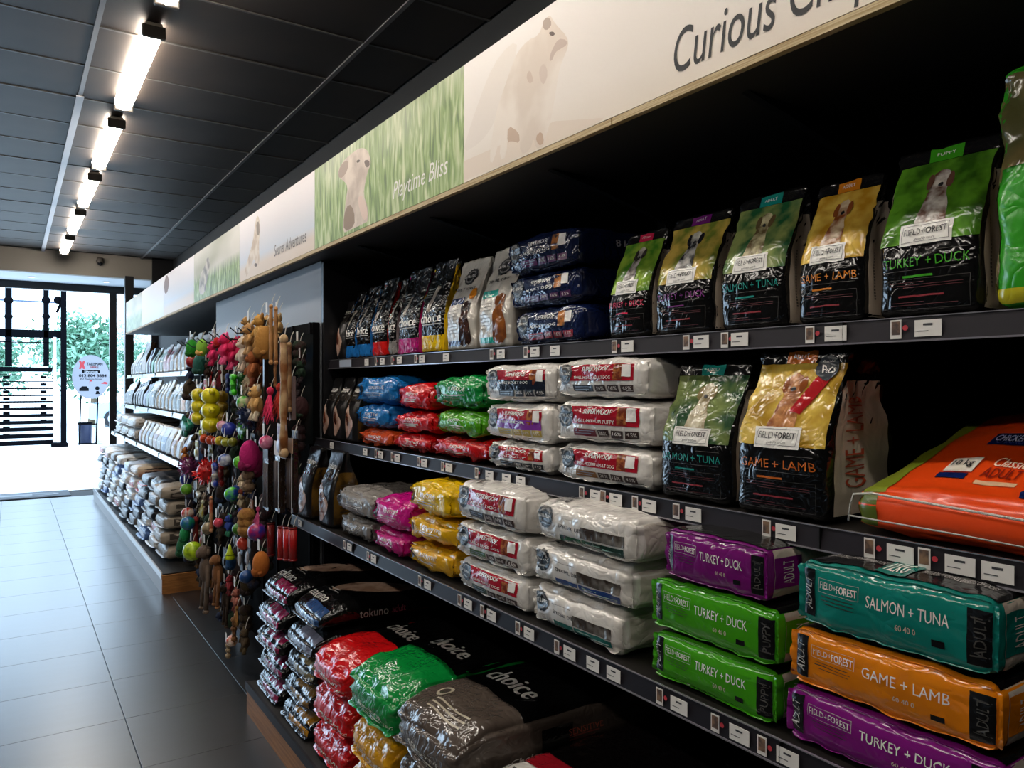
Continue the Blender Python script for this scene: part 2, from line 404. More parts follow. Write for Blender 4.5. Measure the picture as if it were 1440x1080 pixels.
# ------------------------------------------------------------------ ceiling lamps
tube_m = mat('lamp_diffuser', '#fff6ea', 0.3, emit=LAMP); body_m = mat('lamp_housing', '#a59c90', 0.5); cap_m = mat('lamp_cap', '#4a443e', 0.5)
def lamp(y0, label, x=0.60):
    t = thing('ceiling_lamp', label, 'lamp', (x, y0, CEIL-0.006), 0, 'tube lamps in a row on the ceiling')
    MB().bbox(-0.04, 0.04, -0.03, 1.23, -0.02, 0.0, 0.006).build('housing', body_m, t)
    d = []; n = 9
    for y in (0.0, 1.2):
        for k in range(n): a = math.pi*k/(n-1); d.append((0.052*math.cos(a), y, -0.016 - 0.054*math.sin(a)))
    F = [(k, k+1, n+k+1, n+k) for k in range(n-1)] + [tuple(range(n))[::-1], tuple(range(n, 2*n))]
    mesh('diffuser', d, F, tube_m, t)
    for y in (-0.03, 1.2): MB().bbox(-0.055, 0.055, y, y+0.03, -0.074, -0.012, 0.012).build('end_cap', cap_m, t)
for k in range(5):
    lamp(4.17 + 1.6*k, 'lit white tube lamp on the ceiling, %s of the five from the camera' % ORD[k])
for k in range(3):
    lamp(4.17 - 1.6*(k+1), 'lit white tube lamp of the same row, %s one behind the picture edge' % ORD[k])
for k in range(5):
    lamp(-0.7 + 1.6*k, 'lit white tube lamp of the row over the next aisle, %s from the camera' % ORD[k], -1.83)
sc_ = thing('security_camera', 'small dark dome camera on the header above the entrance', 'camera', (1.05, YF-0.03, 3.28))
MB().lathe([(0, 0.05), (0.04, 0.05), (0.045, 0.02), (0.05, 0.0), (0.05, -0.02)]).build('mount', mat('lamp_cap', '#4a443e', 0.5), sc_, True)
MB().ell((0, 0, -0.02), (0.04, 0.04, 0.04)).build('dome', mat('dark_dome', '#15151a', 0.1), sc_, True)
# ------------------------------------------------------------------ outdoors beyond the shop front
wallbox('ground_outside', mat('pale_paving', '#e9e9e6', 0.8), -40, 40, YF+1.4, 90, -0.1, -0.02)
wallbox('floor_porch', mat('pale_porch_tile', '#dfe2e6', 0.35), -5, XW, YF+0.6, YF+1.4, -0.1, -0.001)
def gp(u, v, Y=22.0):                                     # a point of the plane y = Y
    X = (u-15) * COS*Y / (K - SIN*(u-15)); d = SIN*X + COS*Y
    return X, EYE + (540-v)*d/1060
steel = mat('black_steel', '#030408', 0.9, spec=0.05); pale_steel = mat('pale_steel', '#c9cfd8', 0.4)
gt = thing('steel_gate', 'tall black steel gate structure with thin horizontal slats outside the entrance', 'gate', (0, 22, 0))
def gbar(name, u0, u1, v0, v1, dy0=0.0, dy1=0.08, m=steel):
    x0, z1 = gp(u0, v0); x1, z0 = gp(u1, v1)
    return MB().bbox(x0, x1, dy0, dy1, max(z0, -0.02), z1, 0.01).build(name, m, gt)
for a in ((7, 17, 395, 515), (61, 69, 395, 515)): gbar('post', *a)
gbar('post', 85.5, 93.5, 398, 626, -0.1, 0.12); gbar('foot_block', 72, 95, 623, 631, -0.2, 0.25)
for v0, v1 in ((417, 427), (442, 448)): gbar('crossbar', -60, 90, v0, v1, 0.02, 0.1, mat('grey_steel', '#3f4f68', 0.5))
for v0, v1 in ((460, 476), (478, 483), (515, 523)): gbar('beam', -60, 88 if v0 < 470 else 74, v0, v1, 0.0, 0.1)
for u in (12, 65, 82):
    x, z = gp(u, 422); MB().ell((x, 0.05, z), (0.1, 0.09, 0.1)).build('joint', steel, gt, True)
for u in (12, 65):
    x, z = gp(u, 445); MB().ell((x, 0.05, z), (0.09, 0.08, 0.08)).build('joint', steel, gt, True)
for k in range(11):
    v = 526 + 9.7*k; gbar('slat', -60, 75, v, v+1.9, 0.0, 0.06, steel)
for k in range(9):
    v = 528.5 + 10.2*k
    for u0, u1 in ((4, 14), (57, 66)): gbar('bracket', u0, u1, v, v+4.2, 0.07, 0.12)
gbar('end_panel', 74.5, 79.5, 474, 622, -0.02, 0.06, pale_steel)
x0, z0 = gp(80, 420); x1, z1 = gp(88, 440)
MB().tube([(x0, 0, z1), (x1, 0, z0)], 0.03).build('brace', steel, gt)
# oval sign on a stand
sx, sz = gp(128, 530)
sg = thing('oval_sign', 'oval white hire shop sign on a thin steel stand outside the door', 'sign', (sx, 22, 0))
V, F = polymesh(ellpoly(0, sz, 0.42, 0.56, 40), 0); n = len(V)
VV = [(p[0], -0.02, p[1]) for p in V] + [(p[0], 0.02, p[1]) for p in V]
FF = [tuple(f) for f in F] + [tuple(i+n for i in f[::-1]) for f in F] + [(i, i+n, (i+1) % n + n, (i+1) % n) for i in range(n)]
mesh('sign_board', VV, FF, mat('sign_white', '#6f6f78', 0.6), sg)
def plate(name, pts, dz, m, y=-0.0225):
    V, F = polymesh(pts, 0); mesh(name, [(p[0], y, p[1] + dz) for p in V], F, m, sg)
def stext(s, cx, cz, w_, h_, m, bold=0.02):
    V, F, _ = textmesh(s, bold, 0); mesh('lettering', [(cx+p[0]*w_, -0.024, sz+cz+p[1]*h_) for p in V], F, m, sg)
sr, sk = mat('sign_red', '#8a0a1c', 0.5), mat('sign_black', '#05060a', 0.9, spec=.1)
plate('sign_emblem', [(-.27, .2), (-.22, .2), (-.2, .27), (-.18, .2), (-.13, .2), (-.16, .31), (-.13, .4), (-.18, .4), (-.2, .35), (-.22, .4), (-.27, .4), (-.24, .31)], sz, sr)
stext('TALISMAN', .08, .33, .36, .07, sk); stext('HIRE', .08, .25, .18, .06, sr)
plate('sign_band', [(-.2, .1), (.2, .1), (.2, .17), (-.2, .17)], sz, sk)
stext('Silverton', 0, .135, .3, .05, mat('sign_pale', '#b9b9c0', 0.5)) 
stext('012 804 3884', .04, .03, .62, .075, sk, 0.03); stext('357 Pretoria Street', 0, -.055, .5, .05, sk, 0)
plate('sign_picture', [(-.26, -.36), (-.05, -.36), (-.05, -.3), (-.1, -.24), (-.2, -.24), (-.26, -.3)], sz, sk)
plate('sign_picture', ellpoly(.14, -.29, .05, .05, 12), sz, sk); plate('sign_picture', [(.1, -.44), (.2, -.44), (.17, -.36), (.12, -.36)], sz, sk)
plate('sign_picture', [(.22, -.17), (.36, -.19), (.38, -.15), (.31, -.12)], sz, sr); plate('sign_picture', [(-.05, -.22), (-.03, -.12), (.02, -.12), (.02, -.08), (-.03, -.08)], sz, sr)
for u in (114, 138):
    a, za = gp(u, 555); b2, zb = gp(u-2.5, 628)
    MB().tube([(a-sx, 0.03, za), (b2-sx, 0.03, 0.0)], 0.018).build('stand_leg', steel, sg)
a, za = gp(110, 597); b2, zb = gp(137, 597); MB().tube([(a-sx, 0.03, za), (b2-sx, 0.03, za)], 0.014).build('crossbar', steel, sg)
MB().tube([(a-sx, 0.03, 0.03), (b2-sx, 0.03, 0.03)], 0.014).build('crossbar', steel, sg)
bx_, bz_ = gp(122, 600)
bn = thing('litter_bin', 'dark blue cylindrical litter bin behind the oval sign', 'bin', (bx_, 22.5, 0))
MB().lathe([(0, 0), (0.15, 0), (0.16, 0.5), (0.165, 0.52), (0.15, 0.52), (0.14, 0.1), (0, 0.1)]).build('bin_body', mat('navy_plastic', '#0f1a3a', 0.5), bn, True)
MB().lathe([(0.152, 0.515), (0.175, 0.52), (0.175, 0.55), (0.15, 0.55)]).build('bin_rim', steel, bn, True)
bx_, bz_ = gp(143, 590)
bo = thing('bollard', 'pale concrete bollard beside the oval sign outside', 'bollard', (bx_, 22.4, 0))
MB().lathe([(0, 0), (0.11, 0), (0.11, 0.6), (0.095, 0.64), (0, 0.65)]).build('bollard_post', mat('pale_concrete', '#c9cbd0', 0.8), bo, True)
MB().lathe([(0.0, 0.0), (0.14, 0.0), (0.14, 0.03), (0.11, 0.04)]).build('bollard_foot', mat('pale_concrete', '#b4b6bb', 0.8), bo, True)
leaf_m = [mat('leaf_mint', '#47755a', 0.7), mat('leaf_pale', '#76a088', 0.7)]
def tree(x, y, r, zc, label, seed):
    rs = np.random.RandomState(seed); t = thing('tree', label, 'tree', (x, y, -0.02), 0, 'trees across the street')
    MB().tube([(0, 0, 0), (0.1, 0, zc*0.4), (0, 0.1, zc*0.8), (0.1, 0, zc+0.3*r)], [0.16, 0.13, 0.1, 0.04], 8).build('trunk', mat('bark', '#6a5a48', 0.9), t, True)
    for k in range(2):
        V = []; F = []
        cl = rs.normal(size=(42, 3)); cl /= np.linalg.norm(cl, axis=1)[:, None]; cl *= rs.uniform(0.35, 1, (42, 1)) * np.array([r, r, r*0.62])
        for i in range(2600):
            p = cl[rs.randint(42)] + rs.normal(size=3) * r*0.16; p[2] += zc
            a, b = rs.normal(size=3), rs.normal(size=3); a /= np.linalg.norm(a); b -= a*a.dot(b); b /= np.linalg.norm(b)
            l, w_ = 0.13, 0.055; m = len(V)
            V += [p - a*l, p + b*w_, p + a*l, p - b*w_]; F.append((m, m+1, m+2, m+3))
        o = mesh('foliage', V, F, leaf_m[k], t); o['kind'] = 'stuff'
tree(2.6, 33, 1.9, 2.75, 'leafy pale green tree seen through the doorway right of the gate', 1)
tree(-1.6, 35, 1.9, 2.3, 'leafy tree seen through the bars of the steel gate', 2)
tree(6.9, 36, 2.0, 2.5, 'leafy tree half hidden behind the far shelving end', 3)
# parked car, mostly hidden by the shelves
cr = thing('parked_car', 'pale blue parked car behind the oval sign outside', 'car', (4.4, 31.5, -0.02))
prof = [(-2.1, .35), (-2.1, .75), (-1.9, .85), (-1.0, .95), (-.5, 1.4), (.9, 1.42), (1.5, 1.0), (2.05, .9), (2.1, .4), (2.0, .3), (-2.0, .3)]
def prism(pts, y0, y1):
    V, F = polymesh(pts, 0); n = len(pts)
    return [(p[0], y0, p[1]) for p in pts] + [(p[0], y1, p[1]) for p in pts], [tuple(f) for f in F] + [tuple(i+n for i in f[::-1]) for f in F] + [(i, i+n, (i+1) % n+n, (i+1) % n) for i in range(n)]
mesh('car_body', *prism(prof, -.82, .82), mat('car_paint', '#8fb0cc', 0.25, coat=0.5), cr)
mesh('side_window', *prism([(-.9, .97), (-.45, 1.34), (.85, 1.36), (1.3, 1.02)], -.83, -.81), mat('car_glass', '#182430', 0.1), cr)
for x in (-1.3, 1.3):
    for y in (-.84, .66):
        V = []; mb = MB(); mb.tube([(x, y, .32), (x, y+.18, .32)], .32, 20).build('wheel', mat('tyre', '#15161a', 0.8), cr)
        MB().tube([(x, y-.01, .32), (x, y, .32)], .19, 14).build('hub_cap', mat('hub_cap', '#b8bcc4', 0.3, 0.8), cr)

# ------------------------------------------------------------------ banner canopy along the whole wall
XB, ZB0, ZB1, YE, YN = 1.207, 2.193, 2.569, 10.56, -0.72
can = thing('banner_canopy', 'long lit photo banner with plywood edge running above all the shelves', 'banner', (0, 0, 0))
MB().box(XB+0.012, XW-0.002, YN, YE, ZB0-0.02, ZB0-0.001).build('canopy_board', mat('dark_canopy_board', '#1c1714', 0.6), can)
MB().box(XB+0.012, XW-0.002, YN, YE, ZB1-0.02, ZB1).build('canopy_top', black, can)
MB().box(XB+0.012, XW-0.002, YE-0.02, YE, ZB0, ZB1-0.02).build('end_board', black, can)
ply = mat('plywood_edge', '#c9b58c', 0.6, 0, 0.1, 60, c2='#a48a5c', nscale=30, nstretch=(1, 0.2, 14))
for y0, y1 in ((YN, 1.374), (1.378, 4.2), (4.204, 7.4), (7.404, YE)):
    MB().box(XB-0.004, XB+0.012, y0, y1, ZB0-0.02, ZB0-0.004).build('plywood_strip', ply, can)
MB().box(XB+0.002, XB+0.012, YN, YE, ZB0-0.004, ZB0).build('shadow_gap', black, can)
PB = [2.094 + 1.4195*k for k in range(-2, 7)]
def banner_mat(name, kind):
    m = bpy.data.materials.new(name); m.use_nodes = True; nt = m.node_tree; L = nt.links.new; b = nt.nodes['Principled BSDF']
    b.inputs['Roughness'].default_value = 0.45
    tc = nt.nodes.new('ShaderNodeTexCoord'); sp = nt.nodes.new('ShaderNodeSeparateXYZ'); L(tc.outputs['Object'], sp.inputs[0])
    def ramp(stops, src):
        r = nt.nodes.new('ShaderNodeValToRGB'); e = r.color_ramp.elements
        while len(e) < len(stops): e.new(0.5)
        for q, (p, c) in zip(e, stops): q.position = p; q.color = lin(c)
        L(src, r.inputs[0]); return r.outputs[0]
    mr = nt.nodes.new('ShaderNodeMapRange'); mr.inputs[1].default_value = ZB0; mr.inputs[2].default_value = ZB1; L(sp.outputs[2], mr.inputs[0])
    def noise(sc, scale=1.0, detail=3, dist=0.0):
        mp = nt.nodes.new('ShaderNodeMapping'); mp.inputs['Scale'].default_value = sc; L(tc.outputs['Object'], mp.inputs[0])
        n = nt.nodes.new('ShaderNodeTexNoise'); n.inputs['Scale'].default_value = scale; n.inputs['Detail'].default_value = detail; n.inputs['Distortion'].default_value = dist
        L(mp.outputs[0], n.inputs['Vector']); return n.outputs['Fac']
    def mix(f, a, c):
        x = nt.nodes.new('ShaderNodeMix'); x.data_type = 'RGBA'; L(f, x.inputs[0]); L(a, x.inputs[6]); L(c, x.inputs[7]); return x.outputs[2]
    if kind == 'grass':
        blades = ramp([(0.3, '#55713a'), (0.48, '#8ba75f'), (0.58, '#b5c68c'), (0.72, '#d9dfb8')], noise((1, 42, 7), 1.0, 3, 0.6))
        blur = ramp([(0.35, '#5d7542'), (0.5, '#a9b08e'), (0.65, '#ccc9ba')], noise((1, 2.2, 5), 1.0, 1))
        out = mix(ramp([(0.0, '#000000'), (0.5, '#202020'), (1.0, '#c0c0c0')], mr.outputs[0]), blades, blur)
    elif kind == 'sofa':
        out = ramp([(0.0, '#e6dacb'), (0.3, '#ebe2d8'), (1.0, '#e9e2dc')], mr.outputs[0])
    elif kind == 'beach':
        out = ramp([(0.0, '#d9c8b6'), (0.16, '#dccdbf'), (0.3, '#cdd3dd'), (0.7, '#e2dcde'), (1.0, '#e8e0df')], mr.outputs[0])
    elif kind == 'meadow':
        blades = ramp([(0.35, '#4f6a34'), (0.5, '#86a057'), (0.68, '#c3cf9c')], noise((1, 38, 10), 1.0, 3, 0.5))
        hz = ramp([(0.3, '#a9a992'), (0.7, '#d2cdc2')], noise((1, 1.5, 6), 1.0, 1))
        out = mix(ramp([(0.0, '#000000'), (0.35, '#000000'), (0.55, '#ffffff')], mr.outputs[0]), blades, hz)
    else:
        out = ramp([(0.0, '#d5d9de'), (0.3, '#e3e2e4'), (1.0, '#ebe6e6')], mr.outputs[0])
    L(out, b.inputs['Base Color'])
    return m
kinds = ['grass', 'sofa', 'grass', 'beach', 'meadow', 'beach', 'pale', 'pale']
panels = []
kinds = ['pale', 'sofa', 'grass', 'beach', 'meadow', 'beach', 'pale', 'meadow']
for k in range(len(PB)-1):
    y1 = min(PB[k+1], YE)
    if PB[k] >= YE: break
    panels.append(MB().box(XB, XB+0.012, PB[k]+0.001, y1-0.001, ZB0, ZB1).build('photo_panel', banner_mat('banner_print_' + kinds[k], kinds[k]), can))
def bprint(pts, m, name, x=0.0, parent=can, sm=2):
    pts = smoothpoly(pts, sm); V, F = polymesh(pts, 0)
    mesh(name, [(XB - 0.0003 - x*0.35, p[0], p[1]) for p in V], F, m, parent)
def c2(L_): return [(Yu(620+x/2.182, XB), Zu(620+x/2.182, y/2.182, XB)) for x, y in L_]
def c1(L_): return [(Yu(200+x/2.842, XB), Zu(200+x/2.842, 60+y/2.842, XB)) for x, y in L_]
pr = lambda c, c_2=None, sc=14: mat('banner_ink', c, 0.5, c2=c_2, nscale=sc)
p1, p2, p3, p4, p5 = panels[1], panels[2], panels[3], panels[4], panels[5]
bprint(c2([(70, 495), (350, 372), (500, 362), (480, 378), (70, 556)]), pr('#e2d3c3'), 'printed_sofa_seat', 0, p1, 1)
bprint(c2([(68, 470), (80, 420), (120, 300), (160, 200), (215, 130), (240, 140), (205, 260), (165, 380), (120, 440)]), pr('#e5dbd1'), 'printed_sofa_fold', 0.0003, p1)
dogc = [(318, 62), (335, 45), (350, 72), (388, 112), (392, 142), (372, 190), (362, 220), (352, 290), (338, 370), (322, 420), (316, 452), (290, 456), (286, 420), (274, 462), (244, 476), (240, 405), (206, 385), (202, 482), (180, 492), (186, 400), (162, 500), (148, 496), (163, 380), (174, 330), (195, 270), (215, 210), (235, 160), (268, 122), (300, 110)]
bprint(c2(dogc), pr('#e9ded2', '#dacbbc', 6), 'printed_dog', 0.0006, p1)
bprint(c2([(312, 66), (330, 50), (342, 72), (330, 92), (316, 92)]), pr('#b09c8d'), 'printed_dog_ear', 0.0012, p1)
bprint(c2([(330, 100), (345, 96), (352, 106), (340, 112)]), pr('#5f4c41'), 'printed_dog_eye', 0.0012, p1)
bprint(c2([(362, 118), (386, 122), (388, 138), (368, 150), (352, 160), (340, 190), (332, 180), (345, 145)]), pr('#c3aea0'), 'printed_dog_muzzle', 0.0012, p1)
bprint(c2([(300, 215), (318, 190), (330, 225), (318, 262), (306, 250)]), pr('#d2c0b2'), 'printed_dog_chest', 0.0012, p1)
bprint(c2([(262, 232), (274, 212), (286, 250), (270, 258)]), pr('#cdb8a8'), 'printed_dog_fold', 0.0012, p1)
bprint(c2([(206, 384), (240, 405), (243, 440), (216, 432), (204, 440)]), pr('#c4aa94'), 'printed_dog_shade', 0.0012, p1)
bprint(c2([(290, 420), (310, 400), (318, 440), (300, 448)]), pr('#c2a58c'), 'printed_dog_paw', 0.0012, p1)
dog2 = [(868, 420), (896, 424), (910, 452), (914, 486), (900, 520), (892, 560), (884, 606), (902, 656), (906, 712), (880, 726), (832, 748), (802, 762), (806, 700), (815, 625), (822, 575), (806, 552), (786, 540), (783, 512), (800, 478), (828, 450)]
bprint(c1(dog2), pr('#d9cabb', '#b7a596', 9), 'printed_dog', 0.0006, p2)
bprint(c1([(800, 480), (825, 468), (822, 510), (800, 542), (784, 538), (786, 508)]), pr('#a48f7e'), 'printed_dog_ear', 0.0012, p2)
bprint(c1([(886, 470), (908, 468), (910, 494), (894, 500)]), pr('#6e5b4f'), 'printed_dog_nose', 0.0012, p2)
bprint(c1([(856, 472), (868, 466), (872, 474), (860, 482)]), pr('#57473d'), 'printed_dog_eye', 0.0012, p2)
bprint(c1([(862, 620), (878, 606), (898, 650), (902, 700), (884, 712), (868, 664)]), pr('#dcc4b6'), 'printed_dog_chest', 0.0012, p2)
bprint(c1([(806, 690), (826, 640), (848, 670), (850, 736), (806, 756)]), pr('#8e7660'), 'printed_dog_haunch', 0.0010, p2)
bprint(c1([(458, 688), (468, 700), (472, 750), (466, 800), (470, 886), (458, 894), (448, 860), (432, 900), (420, 934), (404, 936), (424, 860), (442, 800), (450, 740)]), pr('#c7b29c', '#e0d4c6'), 'printed_dog', 0.0006, p3)
bprint(c1([(456, 720), (468, 712), (470, 770), (458, 768)]), pr('#8b7a6d'), 'printed_dog_head', 0.0012, p3)
bprint(c1([(450, 880), (462, 884), (458, 896), (448, 894)]), pr('#6c5b4e'), 'printed_dog_paw', 0.0012, p3)
bprint(c1([(262, 850), (272, 880), (262, 940), (248, 1008), (226, 1006), (230, 930), (250, 895)]), pr('#7e7b76', '#c9c2b6'), 'printed_dog', 0.0006, p4)
bprint(c1([(98, 922), (108, 950), (104, 990), (92, 1010), (86, 968)]), pr('#7a5a48'), 'printed_dog', 0.0006, p5)
def btext(s, ua, va, ub, vb, hpx, m, parent, bold=0.0, shear=0.25):
    ya, za = Yu(ua, XB), Zu(ua, va, XB); yb, zb = Yu(ub, XB), Zu(ub, vb, XB); um = (ua+ub)/2
    h = Zu(um, (va+vb)/2 - hpx/2, XB) - Zu(um, (va+vb)/2 + hpx/2, XB)
    V, F, _ = textmesh(s, bold, shear)
    mesh('lettering', [(XB-0.0009, (ya+yb)/2 - p[0]*abs(ya-yb), (za+zb)/2 + p[1]*h) for p in V], F, m, parent)
btext('Curious Chaps', 948, 80, 1262, -62, 92, pr('#17171b'), p1, -0.014, 0.22)
btext('Playtime Bliss', 553, 268, 630, 240, 33, pr('#f4f2ea'), p2, 0.0, 0.25)
btext('Secret Adventures', 386, 350, 431, 334, 17, pr('#6b6562'), p3, -0.012, 0.15)
for y in (0.4, 1.05, 1.75, 2.5, 3.2):
    V, F = prism([(1.3, ZB0-0.022), (1.97, ZB0-0.022), (1.97, ZB0-0.15), (1.9, ZB0-0.15), (1.5, ZB0-0.06)], y, y+0.02)
    mesh('bracket', V, F, black, can)

# ------------------------------------------------------------------ pillar and shelving
pil = wallbox('wall_pillar', mat('grey_blue_paint', '#8b8f96', 0.55), 1.302, XW-0.001, 3.69, 6.02, 0, ZB0-0.024)
wood = mat('orange_plinth_wood', '#a8703a', 0.5, 0, 0.05, 20, c2='#8f5c2c', nscale=12, nstretch=(1, 0.3, 8))
D1, D2, D3, DB = 1.33, 1.257, 1.14, 0.9275
Z1, Z2, Z3, ZBASE = 1.668, 1.283, 0.914, 0.148
rail_m = mat('label_rail_plastic', '#1d1b20', 0.45, 0.0, c2='#242127', nscale=2.5, spec=0.18)
rail_clear = mat('clear_rail', '#8c8a92', 0.2, 0.3, coat=0.6)
card_m = mat('price_card', '#e4e0da', 0.55); card_ink = mat('price_ink', '#3a3a3e', 0.6); red_ink = mat('sticker_red', '#b8323c', 0.5); pic_ink = mat('sticker_picture', '#4a3a34', 0.5, c2='#8a6a50', nscale=60)
unit = thing('shelving_unit', 'black shelving unit nearest the camera with three shelves and wooden plinth', 'shelf', (0, 0, 0))
Y0, Y1 = -0.7, 3.654
MB().box(1.965, XW-0.002, Y0, Y1, 0.0, 2.16).build('back_panel', black, unit)
MB().bbox(1.30, 1.965, Y1, Y1+0.03, 0.0, 2.16, 0.004).build('end_panel', soft_black, unit)
for y in (0.35, 1.95, 3.6): MB().box(1.94, 1.965, y-0.02, y+0.02, 0, 2.16).build('upright', soft_black, unit)
shelf_m = mat('shelf_board', '#15110e', 0.5)
def shelf(par, D, z, ya, yb, rm=None):
    MB().box(D+0.006, 1.94, ya, yb, z-0.018, z-0.002).build('shelf_board', shelf_m, par)
    mb = MB()
    mb.add([(D+0.004, ya, z), (D+0.004, yb, z), (D-0.004, yb, z-0.04), (D-0.004, ya, z-0.04), (D+0.012, ya, z), (D+0.012, yb, z), (D+0.006, yb, z-0.04), (D+0.006, ya, z-0.04)],
           [(0, 3, 2, 1), (4, 5, 6, 7), (0, 1, 5, 4), (2, 3, 7, 6), (0, 4, 7, 3), (1, 2, 6, 5)])
    r = mb.build('label_rail', rm or rail_m, par)
    MB().box(D-0.0065, D-0.002, ya, yb, z-0.0432, z-0.040).build('rail_lip', rail_clear, r); MB().box(D+0.001, D+0.006, ya, yb, z, z+0.002).build('rail_lip', rail_clear, r)
    for y in np.arange(ya+0.55, yb, 1.0):
        MB().box(D-0.0055, D+0.004, y-0.0008, y+0.0008, z-0.04, z).build('rail_joint', black, r)
    return r
def ticket(rail, D, z, u, kind):
    y = Yu(u, D)
    if kind == 'c':
        o = MB().box(D-0.0055, D-0.0045, y-0.023, y+0.023, z-0.035, z-0.006)
        t = o.build('price_ticket', card_m, rail)
        MB().box(D-0.006, D-0.0055, y-0.008, y+0.008, z-0.016, z-0.0125).build('price_print', card_ink, t)
        MB().box(D-0.006, D-0.0055, y-0.001, y+0.019, z-0.026, z-0.0248).build('price_print', card_ink, t)
    elif kind == 's':
        t = MB().box(D-0.0055, D-0.0045, y-0.010, y+0.010, z-0.037, z-0.003).build('picture_sticker', card_m, rail)
        MB().box(D-0.006, D-0.0055, y-0.0075, y+0.0075, z-0.030, z-0.006).build('sticker_picture', pic_ink, t)
        V, F = polymesh(ellpoly(0, 0, .005, .005, 10), 0); mesh('red_dot', [(D-0.0052, y-0.017-p[0], z-0.018+p[1]) for p in V], F, red_ink, rail)
    else:
        MB().box(D-0.0055, D-0.0045, y-0.075, y+0.075, z-0.037, z-0.003).build('blank_label', mat('blank_label', '#aab6c8', 0.35), rail)
r1 = shelf(unit, D1, Z1, Y0, Y1); r2 = shelf(unit, D2, Z2, Y0, Y1); r3 = shelf(unit, D3, Z3, Y0, Y1)
for u in (517, 539, 563, 595, 629, 706, 754, 782, 884, 988, 1042, 1177, 1307): ticket(r1, D1, Z1, u, 'c')
for u in (530, 553, 586, 693, 741, 866, 967, 1021, 1141, 1262): ticket(r1, D1, Z1, u, 's')
ticket(r1, D1, Z1, 487, 'b')
for u in (468, 515, 537, 560, 598, 633, 690, 714, 734, 840, 868, 915, 977, 1107, 1268, 1352, 1405): ticket(r2, D2, Z2, u, 'c')
for u in (530, 553, 590, 624, 672, 820, 850, 895, 953, 1080, 1225, 1302): ticket(r2, D2, Z2, u, 's')
for u in (423, 493, 527, 603, 660, 693, 746, 803, 836, 865, 957, 1042, 1110): ticket(r3, D3, Z3, u, 'c')
for u in (486, 519, 592, 648, 680, 730, 785, 930, 1008, 1074): ticket(r3, D3, Z3, u, 's')
MB().box(DB+0.004, 1.965, Y0, Y1, ZBASE-0.03, ZBASE-0.002).build('base_board', shelf_m, unit)
MB().box(DB, DB+0.018, Y0, Y1, 0.0, ZBASE-0.036).build('plinth', wood, unit)
MB().box(DB+0.018, 1.965, Y1-0.018, Y1, 0.0, ZBASE-0.03).build('plinth_end', wood, unit)
mb = MB().box(DB-0.006, DB+0.004, Y0, Y1, ZBASE-0.036, ZBASE+0.004); mb.build('base_rail', rail_m, unit)

far = thing('shelving_unit', 'white railed shelving unit at the far end beside the entrance', 'shelf', (0, 0, 0))
G0, G1 = 6.06, 11.55
MB().box(1.965, XW-0.002, G0, G1, 0.0, 2.16).build('back_panel', black, far)
for y in (6.09, 8.0, 9.8): MB().box(1.94, 1.965, y-0.02, y+0.02, 0, 2.16).build('upright', soft_black, far)
white_rail = mat('white_rail', '#d4d6da', 0.3, coat=0.4)
for D, z in ((D1, Z1), (D2, Z2), (D3, Z3)):
    for ya, yb in ((G0, 8.55), (8.56, G1)): shelf(far, D, z, ya, yb, white_rail)
MB().box(DB+0.004, 1.965, G0, G1, ZBASE-0.03, ZBASE-0.002).build('base_board', shelf_m, far)
MB().box(DB, DB+0.018, G0, G1, 0.0, ZBASE-0.036).build('plinth', mat('grey_plinth', '#9a9593', 0.4), far)
MB().box(DB, 1.3, G0-0.02, G0, 0.0, ZBASE-0.01).build('plinth_end', wood, far)
MB().box(DB-0.006, DB+0.004, G0, G1, ZBASE-0.036, ZBASE+0.012).build('base_rail', white_rail, far)
# ------------------------------------------------------------------ bag kinds
WH = ink('#e9e6e0'); BK = ink('#101012'); GREY = ink('#8f8c88'); DGREY = ink('#4a4846')
XT, XM, XL, XBASE = 1.362, 1.287, 1.168, 0.965
def fr_loc(X, yL, yR, d, z): return (X + d/2, (yL+yR)/2, z)

